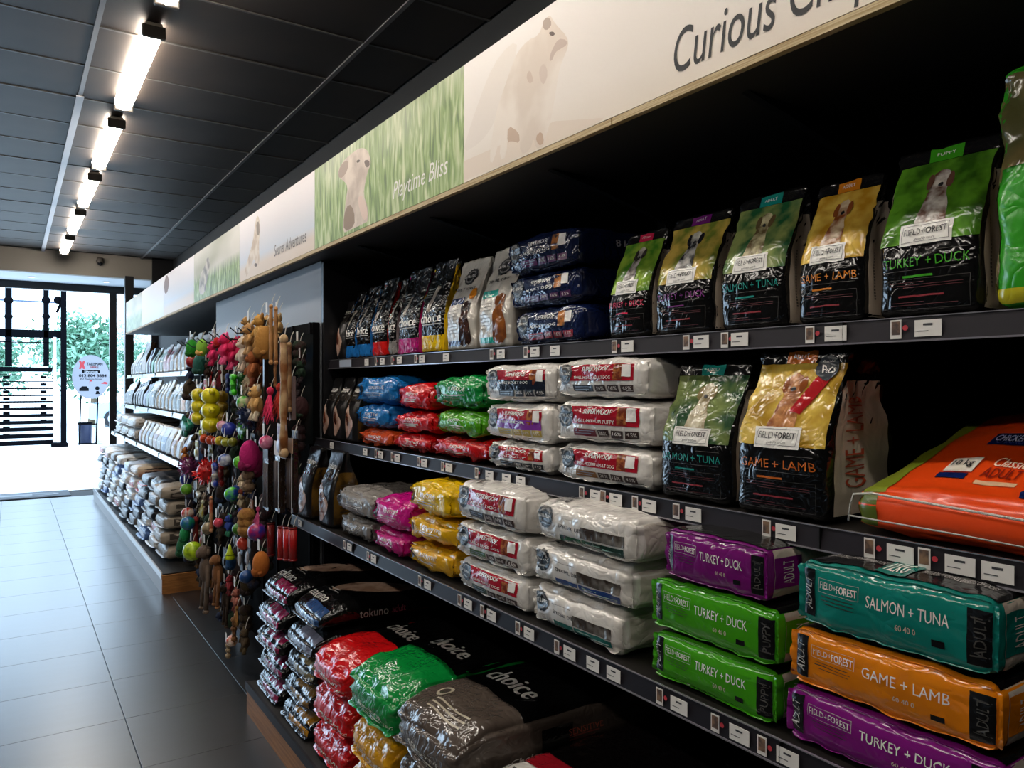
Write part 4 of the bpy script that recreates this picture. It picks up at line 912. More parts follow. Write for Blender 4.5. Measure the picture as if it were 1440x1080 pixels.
# ------------------------------------------------------------------ base: bags pushed in lengthwise, ends to the aisle
def finish_base(b, text):
    b.rect('right', .36, .5, .1, .7, film('#151413', .4, 12), 'black_tick', .0016)
    b.text('right', 'Choice', .3, .22, .14, .2, ink('#cfcac4'), .02); b.text('right', text, .56, .5, .16, .12, ink('#b0503a'), .01)
    b.lines('right', [(.48, .62, .4, .02), (.48, .6, .34, .02)], ink('#8a3a30'))
    return b
def base_bag(label, yL, yR, z, th, c, seed, text, d=.78, X=XBASE, rz=0.0, top=True, grp='large bags piled on the base', blackend=False, patch=None):
    fm = mat('bag_film', '#0a0a0b', .16, 0, .26, 14, 1.2) if blackend else film(c, .8, 13, .14)
    b = Bag('large_bag', label, fr_loc(X, yL, yR, d, z), yL-yR, d, th, fm, r=.03 if blackend else .04, wr=.0035 if blackend else .006, seed=seed, bulge=.007, pinch=.06, group=grp, rz=rz, step=.016, nose=.5 if blackend else .3)
    if blackend:
        b.text('top', 'tokuno', .36, .105, .56, .055, ink('#c9c5c0'), .015, .25)
        b.rect('top', .34, .95, .015, .07, film(patch, .6, 13), 'colour_patch')
        b.rect('front', .34, .95, .30, .80, film(patch, .6, 13), 'colour_patch')
        b.fin([(t, -1, -.6) for t in np.linspace(-.9, .9, 14)], (0, -1, -.2), .014, film('#3a393b', .6, 14, .15, .4), 'end_seam')
        if top:
            b.poly('top', smoothpoly([(.18, .26), (.30, .16), (.55, .22), (.85, .42), (.90, .62), (.70, .56), (.45, .44), (.25, .36)], 2), film('#cfae98', .3, 12, c2='#a8836c', nscale=10), 'printed_dog_ear')
            b.poly('top', smoothpoly([(.45, .40), (.70, .52), (.92, .66), (.85, .80), (.55, .72), (.42, .55)], 2), film('#4a2620', .3, 12), 'printed_dog_face', .0014)
            b.lines('top', [(.2, .5, .19, .008), (.25, .6, .165, .006)], GREY)
        b.text('right', 'tokuno', .30, .45, .16, .36, ink('#b0aca8'), .01); b.text('right', 'adult', .44, .45, .08, .3, ink('#8a3a50'), .01)
        return b
    b.text('front', text, .55, .40, .5, .11, ink('#d5d0c4'), .01)
    b.lines('front', [(.35, .75, .27, .03), (.35, .62, .2, .03)], ink('#c8c2b6'))
    b.text('front', '18KG', .88, .3, .14, .09, ink('#d5d0c4'), .01)
    b.fin([(t, -1, -.75) for t in np.linspace(-.92, .92, 14)], (0, -1, -.3), .014, film(c, .6, 14), 'end_seam')
    if top:
        b.rect('top', 0, 1, .30, 1, film('#0c0c0d', .5, 12, .25), 'black_face', .0024, .012)
        b.text('top', 'choice', .45, .42, .62, .10, ink('#cfcac4'), .03, 0, eps=.004)
        b.lines('top', [(.2, .7, .345, .006)], ink('#a8a49e'))
        if text != 'SENSITIVE': return finish_base(b, text)
        b.poly('top', ellpoly(.25, .17, .08, .035, 16), ink('#b8ae98'), 'oval_mark'); b.poly('top', ellpoly(.25, .17, .055, .022, 16), film(c, .5, 13), 'oval_mark', .003)
        b.lines('top', [(.3, .8, .12 - .022*k, .007) for k in range(3)], ink('#b8ae98'))
    return finish_base(b, text)
for k, (pc, pn) in enumerate((('#8a1846', 0), ('#8a1846', 0), ('#8a1846', 0), ('#8a1846', 0), ('#8a1846', 0))):
    base_bag('black glossy bag with maroon patch at the plinth end, %s from the bottom' % ORD[k], 3.62, 3.27, ZBASE + .107*k, .102, '', 110+k, '', blackend=True, patch=pc, top=(k == 4), rz=R((-1, .5, 1, -.5, 1)[k]), X=XBASE+(0, .01, -.005, 0, .03)[k])
for k, pc in enumerate(('#a8741c', '#7a5a1c', '#7a6a3c', '#6a6a7c', '#2a4a7a')):
    base_bag('black glossy bag with %s patch beside the red bags, %s from the bottom' % (('gold', 'gold', 'khaki', 'grey', 'blue')[k], ORD[k]), 3.24, 2.89, ZBASE + .105*k, .10, '', 116+k, '', blackend=True, patch=pc, top=(k == 4), rz=R((.5, -1, 1, -.5, -1.5)[k]), X=XBASE+(0, .01, .02, .02, .05)[k])
for k in range(3):
    base_bag('red glossy bag end on the base, %s of three from the bottom' % ORD[k], 2.86, 2.50, ZBASE + .142*k + .002, .138, '#cc1216', 122+k, 'PREMIUM', top=(k == 2), rz=R((0, 1, -1)[k]))
for k in range(2):
    base_bag('golden yellow bag end under the green bag, %s of two' % ('lower', 'upper')[k], 2.47, 2.13, ZBASE + .15*k, .146, '#d89a14', 126+k, 'SENIOR', top=False)
base_bag('green glossy superior bag on top of the yellow bags', 2.485, 2.12, ZBASE+.302, .172, '#0c8a3a', 128, 'SUPERIOR', rz=R(1))
for k in range(3):
    base_bag('large taupe grey sensitive bag on the base, %s of three' % ('bottom', 'middle', 'top')[k], 2.09, 1.70, ZBASE + (0, .165, .33)[k], (.162, .162, .155)[k], '#544a43', 130+k, 'SENSITIVE', top=(k == 2), rz=R((0, .5, -1)[k]), X=XBASE-.01)
for k in range(3):
    b = ud_block('white foil bag lying on the base beside the grey bags, %s of three' % ('bottom', 'middle', 'top')[k], 1.665, 1.27, ZBASE + .138*k, .134, 140+k, X=XBASE+.02, d=.6, kg='20 kg', sub='ADULT DOG')
    if k == 2:
        b.rect('top', .0, 1, .30, 1, film('#141011', .5, 12), 'dark_face', .0024, .012); b.rect('top', .05, .95, .24, .36, film('#8a1420', .5, 12), 'red_band', .0032, .012); b.text('top', 'ULTRA', .12, .12, .16, .1, ink('#3c3a38'), 0, 0.3)
# ------------------------------------------------------------------ far shelving stock
film_gloss = film
def film(c, crinkle=0.45, scale=16, rough=0.24, metal=0.0, c2=None, nscale=9.0):     # duller bags of the far shelves
    return mat('bag_paper_film', c, .34, 0, .5, 16, 1.2, c2, nscale, spec=.32)
def far_pouch(label, y, z, X, w_, h, c, c2_, seed, grp, band=None, name='pouch_bag', d=.14, top=.12):
    b = Bag(name, label, (X + d/2, y, z), w_, d, h, film(c, .5, 12, .28), True, r=.02, wr=.006, seed=seed, step=.034, lean=.03, top=top, group=grp, rz=R((seed*37) % 9 - 4))
    b.rect('front', .1, .9, .12, .62, film(c2_, .4, 12), 'printed_panel', .003, .04)
    if band: b.rect('front', .06, .94, .66, .80, film(band, .4, 12), 'colour_band', .003, .04)
    b.rect('left', .15, .85, .05, .8, film('#9a958e', .4, 12), 'side_gusset', .003, .05); b.rect('right', .1, .95, .03, .75, film(c2_, .4, 12), 'side_gusset', .003, .05)  # white pouches: shade put into the darker panel and right side
    return b
seq = ['w']*5 + ['B'] + ['b']*2 + ['G'] + ['g']*3 + ['p']*2 + ['w']*3 + ['g'] + ['w']*4
colr = {'w': ('#f0efee', '#6f6a66', '#c9ccd4', 'white foil pouch'), 'b': ('#b4c2d8', '#9fb0cc', None, 'pale blue pouch'), 'G': ('#1f7a5a', '#2a9a72', None, 'green pouch'),
        'g': ('#eef0ec', '#56705a', '#3a8a4a', 'white pouch with green band'), 'p': ('#f0e6e6', '#a86a74', '#c03a4a', 'white pouch with pink panel'), 'B': ('#6a4a2c', '#8a6a42', None, 'tall brown sack')}
y = 11.4; cnt = {}
for i, s_ in enumerate(seq):
    c = colr[s_]; cnt[s_] = cnt.get(s_, 0) + 1; ww = .30 if s_ == 'B' else .195; n_ = seq.count(s_)
    lab = ('%s, %s such from the entrance, far top shelf' % (c[3], ORD[cnt[s_]-1])) if n_ > 1 else c[3] + ' among white pouches, far top shelf'
    far_pouch(lab, y - ww/2, Z1, XT, ww-.012, .40 if s_ == 'B' else .27 + .05*((i*7) % 5)/5 + (.05 if y < 8 else 0), c[0], c[1], 300+i, 'pouches on the far top shelf', c[2], top=.5 if s_ in 'Bb' else .1)
    y -= ww + .012
seq2 = ['k']*3 + ['d']*5 + ['n'] + ['G'] + ['t']*9 + ['o', 'k', 'd']
col2 = {'k': ('#e6e5e3', '#35322f', None, 'white pouch with dark grey panel'), 'd': ('#17141a', '#4a3a3c', '#c8c4c2', 'black pouch with pale stripe'), 'n': ('#20285a', '#3a4688', None, 'navy blue pouch'),
        'G': ('#1c4a2c', '#28643c', None, 'dark green pouch'), 't': ('#eceeec', '#4a5e62', '#b8bcc0', 'white pouch with teal panel'), 'o': ('#d9d2c6', '#d08a2a', None, 'white pouch with orange panel')}
y = 11.4; cnt = {}
for i, s_ in enumerate(seq2):
    c = col2[s_]; cnt[s_] = cnt.get(s_, 0) + 1; ww = .2
    lab = ('%s, %s such from the entrance, far middle shelf' % (c[3], ORD[cnt[s_]-1])) if seq2.count(s_) > 1 else c[3] + ' in the row on the far middle shelf'
    far_pouch(lab, y - ww/2, Z2, XM, ww-.012, .27 + .06*((i*5) % 4)/4, c[0], c[1], 330+i, 'pouches on the far middle shelf', c[2], top=.16)
    y -= ww + .012
# lowest far shelf: lying bags, then a row of slim standing packs
def far_block(label, y, z, X, w_, d, th, c, band, seed, grp, flank=None):
    b = Bag('large_bag', label, (X + d/2, y, z), w_, d, th, film(c, .6, 11, .28), r=.035, wr=.006, seed=seed, step=.034, bulge=.008, pinch=.12, group=grp, rz=R(((seed*53) % 11 - 5)*.3))
    b.rect('front', .12, .88, .25, .75, film(band, .5, 12), 'printed_end', .004, .04)
    b.rect('top', .06, .94, .18, .95, film(flank or '#6e665c', .4, 10, c2=c, nscale=7), 'shaded_print_face', .004, .06)
    b.rect('right', .1, .95, .1, .9, film(flank or '#4e473f', .4, 10), 'shaded_print_flank', .004, .06)  # top and flank away from the entrance darkened, shade put into the colour
    b.fin([(t, -1, -.6) for t in np.linspace(-.9, .9, 8)], (0, -1, .1), .03, film(c, .6, 11, .28), 'end_seam')
    return b
for i in range(3):
    for k in range(2):
        far_block('white bag lying on the far low shelf, %s pile from the entrance, %s layer' % (ORD[i], ('lower', 'upper')[k]), 11.05 - .62*i, Z3 + .125*k, XL, .56, .5, .118, ('#dcd9d4', '#cfcac2', '#d4d0ca')[i], ('#8a857e', '#6a5c4c', '#a8a49c')[i], 360+3*k+i, 'bags lying on the far low shelf', '#8a7c66' if i == 2 else None)
for i in range(11):
    c, pn = (('#f0eeec', '#7a2a2a'), ('#efedea', '#6a5a50'), ('#c9d0dc', '#4a6aa0'), ('#d8d4cc', '#5c5444'))[i % 4]
    far_pouch('slim white pack, %s from the lying bags on the far low shelf' % ORD[i], 9.02 - .245*i, Z3, XL, .225, .24, c, pn, 370+i, 'slim packs on the far low shelf', top=.45)
cols = [('#f0efec', '#b0aca6'), ('#eeedeb', '#a49c90'), ('#26282f', '#8f8b86'), ('#5f7fb8', '#c8d0e0'), ('#efecea', '#c03a3a'), ('#8f8983', '#3a3640'), ('#ecebe8', '#9a8a78'), ('#4a4e58', '#202430')]
for i in range(12):
    top_n = (5, 5, 5, 5, 5, 4, 5, 5, 4, 5, 5, 5)[i]
    for k in range(top_n):
        c, bd = cols[(i*3 + k*5 + (i*k) % 3) % 8]
        if i == 11: c, bd = '#a89c8c', '#8a7a66'
        if i in (6, 7) and k == top_n-1: c, bd = ('#c8d4e6', '#5a8ac8') if i == 6 else ('#c8b49a', '#b88a50')
        if i == 8 and k == top_n-1: c, bd = '#b81c22', '#d8d2cc'
        if i == 10 and k == top_n-1: c, bd = '#15161c', '#d8d4d0'
        far_block('bag on the far base, %s pile from the entrance, %s from the floor' % (ORD[i], ORD[k]), 11.3 - .425*i - .01, ZBASE + .118*k + .01, XBASE+.01 + .02*((i+k) % 3), .40, .7, .112, c, bd, 400+i*6+k, 'bags piled on the far base')

film = film_gloss
# ------------------------------------------------------------------ toy rack
rack = thing('toy_rack', 'dark grid panel with peg hooks full of hanging pet toys', 'rack', (0, 0, 0))
MB().box(1.262, 1.296, 3.70, 5.98, 0.0, 1.86).build('rack_panel', mat('rack_panel_paint', '#0c0c0d', .95, spec=.05), rack)
for k in range(9): MB().box(1.252, 1.261, 3.72 + .28*k, 3.735 + .28*k, 0.2, 1.86).build('rack_wire', mat('rack_wire_coat', '#0e0e10', .8, spec=.1), rack)
MB().box(1.03, 1.262, 3.70, 3.712, 1.25, 1.80).build('side_screen', mat('dark_acrylic', '#1c2224', .15), rack)
MB().box(1.02, 1.035, 3.695, 3.717, 0.95, 1.86).build('side_post', soft_black, rack)
hookm = mat('hook_steel', '#2a2a2e', .35, .8)
for k in range(12):
    y_ = 3.80 + .17*k; z_ = 1.80 + .012*(k % 3)
    MB().tube([(1.262, y_, z_), (1.0, y_, z_-.005), (.965, y_, z_+.025)], .0035, 5).build('peg_hook', hookm, rack)
tagm = mat('hang_tag_card', '#e6e3de', .6)
def fuzz(c, c2_=None): return mat('plush_fabric', c, .9, 0, .5, 90, .2, c2_, 30)
def rub(c, c2_=None): return mat('toy_rubber', c, .35, 0, .12, 40, .2, c2_, 20, coat=.15)
def toy(kind, u, v, hp, c, c2_, label, X=1.05, wp=None):
    sc_ = (1.22 if u < 335 else 1.4)*X*K/(u-15)/1060 if hp < 90 else X*K/(u-15)/1060; s = hp*sc_; w_ = (wp or hp*.7)*sc_
    t = thing(kind + '_toy', label, 'toy', (X, Yu(u, X), Zu(u, v, X)), 0, 'pet toys hanging on the rack')
    top = s*.5
    if kind == 'plush':
        m, m2 = fuzz(c), fuzz(c2_)
        MB().ell((0, 0, -.08*s), (.17*s, .24*w_/.7*.9, .26*s)).build('body', m, t, True)
        h = MB().ell((-.03*s, 0, .27*s), (.16*s, .21*w_/.7*.9, .17*s)); h.ell((-.15*s, 0, .22*s), (.08*s, .09*s, .07*s), 10, 7); h.build('head', m, t, True)
        for e in (-1, 1):
            MB().ell((0, e*.2*w_/.7*.9, .38*s), (.05*s, .07*s, .12*s), 10, 7, rot=-e*.5).build('ear', m2, t, True)
            MB().tube([(-.03*s, e*.2*s, .08*s), (-.1*s, e*.30*s, -.05*s), (-.12*s, e*.28*s, -.16*s)], [.07*s, .06*s, .075*s], 8).build('arm', m, t, True)
            MB().tube([(-.02*s, e*.12*s, -.26*s), (-.08*s, e*.17*s, -.38*s), (-.1*s, e*.17*s, -.48*s)], [.08*s, .07*s, .09*s], 8).build('leg', m2, t, True)
            MB().ell((-.17*s, e*.07*s, .31*s), (.02*s, .02*s, .02*s), 6, 5).build('eye', rub('#101010'), t, True)
    elif kind == 'ball':
        r = s/2; MB().ell((0, 0, 0), (r, r, r), 18, 12).build('ball_body', rub(c, c2_ if c2_ != c else None), t, True)
        mb = MB(); mb.tube([(r*1.01*math.cos(a)*.8, r*1.01*math.sin(a)*.8, r*.62*math.cos(a*2)) for a in np.linspace(0, 6.283, 22)], r*.07, 5); mb.build('seam', rub(c2_), t, True); top = r
    elif kind == 'spiky':
        r = s*.36; mb = MB(); mb.ell((0, 0, 0), (r, r, r)).build('core', rub(c), t, True); mb = MB(); rs = np.random.RandomState(int(u)); 
        for i in range(70):
            d = rs.normal(size=3); d /= np.linalg.norm(d); mb.tube([tuple(d*r*.9), tuple(d*s*.52)], [r*.12, r*.02], 5)
        mb.build('spikes', rub(c2_), t)
    elif kind == 'bone':
        mb = MB(); mb.tube([(0, 0, -.3*s), (0, 0, .3*s)], .28*w_, 10)
        for z_ in (-.36, .36):
            for e in (-1, 1): mb.ell((0, e*.27*w_, z_*s), (.3*w_, .3*w_, .16*s), 12, 8)
        mb.build('bone_body', rub(c, c2_ if c2_ != c else None), t, True); MB().tube([(0, 0, -.06*s), (0, 0, .06*s)], .32*w_, 10).build('middle_band', rub(c2_), t, True)
    elif kind == 'stick':
        mb = MB(); mb.tube([(0, .03*w_*math.sin(i), s*(-.46+.92*i/8)) for i in range(9)], [w_*(.38+.06*math.sin(i*2.3)) for i in range(9)], 10); mb.build('stick_body', mat('rawhide', c, .55, 0, .4, 30, .5, c2_, 12), t, True)
        for e in (-1, 1):
            MB().ell((0, e*.25*w_, -.47*s), (.42*w_, .42*w_, .5*w_), 10, 7).build('end_knot', mat('rawhide', c2_, .6, 0, .4, 30), t, True)
        MB().ell((0, 0, .46*s), (.45*w_, .5*w_, .5*w_), 10, 7).build('end_knot', mat('rawhide', c2_, .6, 0, .4, 30), t, True)
    elif kind == 'lobed':
        m = rub(c)
        for i, z_ in enumerate((.30, -.02, -.33)):
            mb = MB(); mb.ell((0, 0, z_*s), (.2*s, .26*s, .19*s), 16, 10)
            for e in (-1, 1): mb.ell((-.02*s, e*.27*s, (z_+(.1 if i == 0 else .02))*s), (.07*s, .09*s, .07*s), 10, 7)
            mb.build('lobe', m, t, True)
        MB().ell((-.19*s, .06*s, .32*s), (.03*s, .05*s, .05*s), 8, 6).build('face_mark', rub(c2_), t, True); MB().ell((-.17*s, .12*s, -.05*s), (.04*s, .06*s, .05*s), 8, 6).build('chest_mark', rub(c2_), t, True)
    elif kind == 'oval':
        MB().ell((0, 0, 0), (.32*s, w_/2, s/2), 18, 12, amp=.02).build('body', fuzz(c), t, True); MB().ell((-.17*s, 0, -.28*s), (.2*s, w_*.36, .2*s)).build('belly', fuzz(c2_), t, True)
        for e in (-1, 1): MB().ell((-.1*s, e*w_*.42, -.3*s), (.1*s, .12*s, .08*s), 10, 7).build('paw', fuzz(c2_), t, True)
    elif kind == 'carded':
        MB().bbox(-.002, .002, -w_/2, w_/2, -s/2, s/2, .001).build('backing_card', mat('toy_card', c, .5), t)
        MB().bbox(-.005, -.003, -w_*.36, w_*.36, .18*s, .42*s, .0008).build('printed_title', mat('toy_card', c2_, .5), t)
        MB().ell((-.03*s-.006, 0, -.14*s), (.05*s, w_*.32, .22*s), 12, 8).build('packed_toy', rub(c2_), t, True)
    elif kind == 'tuft':
        mb = MB(); rs = np.random.RandomState(int(u*3+v))
        for i in range(60):
            a = rs.uniform(-1.5, 1.5); l = s*rs.uniform(.5, .95); mb.tube([(0, 0, .4*s), (-.1*s*rs.rand(), l*.3*math.sin(a), .4*s-l*.55), (-.2*s*rs.rand(), l*.5*math.sin(a), .42*s-l)], [.02*s, .016*s, .004*s], 4)
        mb.build('fringe', fuzz(c, c2_), t); MB().ell((0, 0, .42*s), (.1*s, .12*s, .12*s)).build('knot', fuzz(c2_), t, True)
    elif kind == 'rope':
        for e in (0, 1):
            mb = MB(); mb.tube([(.06*w_*math.cos(i*.9+3.14*e), .2*w_*math.sin(i*.9+3.14*e), s*(-.36+.72*i/16)) for i in range(17)], .2*w_, 7); mb.build('strand', fuzz((c, c2_)[e]), t, True)
        for z_ in (-.3, .05, .36): MB().ell((0, 0, z_*s), (.4*w_, .45*w_, .35*w_), 12, 8, amp=.12).build('knot', fuzz(c, c2_), t, True)
        mb = MB()
        for i in range(16): a = i*2.4; mb.tube([(0, 0, -.34*s), (.25*w_*math.cos(a), .3*w_*math.sin(a), -.5*s)], [.05*w_, .02*w_], 4)
        mb.build('frayed_end', fuzz(c2_), t)
    elif kind == 'packet':
        MB().bbox(-.012, .012, -w_/2, w_/2, -s/2, s/2, .004).build('packet_body', film(c, .6, 14), t)
        MB().bbox(-.015, -.0125, -w_*.5, w_*.5, .30*s, .5*s, .001).build('header_card', mat('toy_card', c2_, .5), t)
        for e in (-.25, .05, .3): MB().tube([(-.014, e*w_, -.44*s), (-.014, e*w_, .22*s)], w_*.09, 6).build('chew_stick', mat('dark_chew', '#3a2418', .6, 0, .4, 40), t, True)
        MB().tube([(-.017, -.43*w_, -.5*s), (-.017, -.45*w_, .3*s)], .002, 4).build('film_edge', mat('film_edge', '#b8b6b4', .3), t)
    elif kind == 'croc':
        mb = MB(); mb.ell((0, 0, 0), (.2*s, w_*.3, .3*s)); mb.tube([(0, -w_*.2, 0), (0, -w_*.4, -.05*s), (0, -w_*.52, .1*s)], [.22*s, .12*s, .03*s], 8); mb.build('body', rub(c), t, True)
        MB().ell((0, w_*.36, .04*s), (.16*s, w_*.17, .18*s)).build('head', rub(c), t, True)
        for a in (-.2, .2): MB().ell((-.08*s, a*w_, -.28*s), (.09*s, .1*s, .16*s), 8, 6).build('leg', rub(c2_), t, True)
        mb = MB()
        for i in range(6): mb.tube([(-.1*s, (-.25+.1*i)*w_, .2*s), (-.1*s, (-.25+.1*i)*w_, .4*s)], [.06*s, .01*s], 5)
        mb.build('back_ridge', rub(c2_), t)
    elif kind == 'cone':
        MB().lathe([(0, -.5*s), (.33*s, -.5*s), (.34*s, -.35*s), (.2*s, 0), (.1*s, .35*s), (.05*s, .5*s), (0, .5*s)], 16).build('cone_body', rub(c), t, True); MB().lathe([(.3*s, -.22*s), (.285*s, -.14*s)], 16).build('band', rub(c2_), t, True)
    elif kind == 'tube':
        MB().tube([(0, 0, -.5*s), (0, 0, .5*s)], w_/2, 14).build('tube_body', rub(c), t, True)
        for z_ in (-.47, .47): MB().tube([(0, 0, (z_-.03)*s), (0, 0, (z_+.03)*s)], w_*.53, 14).build('tube_end', rub(c2_), t, True)
    elif kind == 'monkey':
        m, m2 = fuzz(c), fuzz(c2_)
        MB().ell((0, 0, .12*s), (.1*s, .13*s, .2*s)).build('body', m, t, True); MB().ell((-.03*s, 0, .38*s), (.1*s, .12*s, .1*s)).build('head', m, t, True)
        MB().ell((-.11*s, 0, .36*s), (.04*s, .07*s, .06*s), 10, 7).build('face', m2, t, True)
        for e in (-1, 1):
            MB().tube([(0, e*.1*s, .2*s), (-.02*s, e*.2*s, .0), (-.03*s, e*.22*s, -.18*s)], .032*s, 7).build('arm', m, t, True)
            MB().tube([(0, e*.07*s, -.04*s), (-.02*s, e*.12*s, -.25*s), (-.03*s, e*.13*s, -.46*s)], .036*s, 7).build('leg', m, t, True)
            MB().ell((-.03*s, e*.13*s, -.47*s), (.05*s, .05*s, .035*s), 8, 6).build('foot', m2, t, True); MB().ell((0, e*.13*s, .4*s), (.025*s, .045*s, .045*s), 8, 6).build('ear', m2, t, True)
    # hanging loop and card tag
    MB().tube([(0, 0, top*.9), (.01, 0, top+.03), (.02, 0, top+.05)], .0018, 4).build('hanging_loop', mat('white_string', '#e2ddd2', .8), t)
    if kind not in ('carded', 'packet', 'stick', 'tube') and (int(u)+int(v)) % 2 == 0:
        MB().bbox(-.012, -.0105, -.014, .014, top+.005, top+.055, .0004).build('hang_tag', tagm, t)
    return t
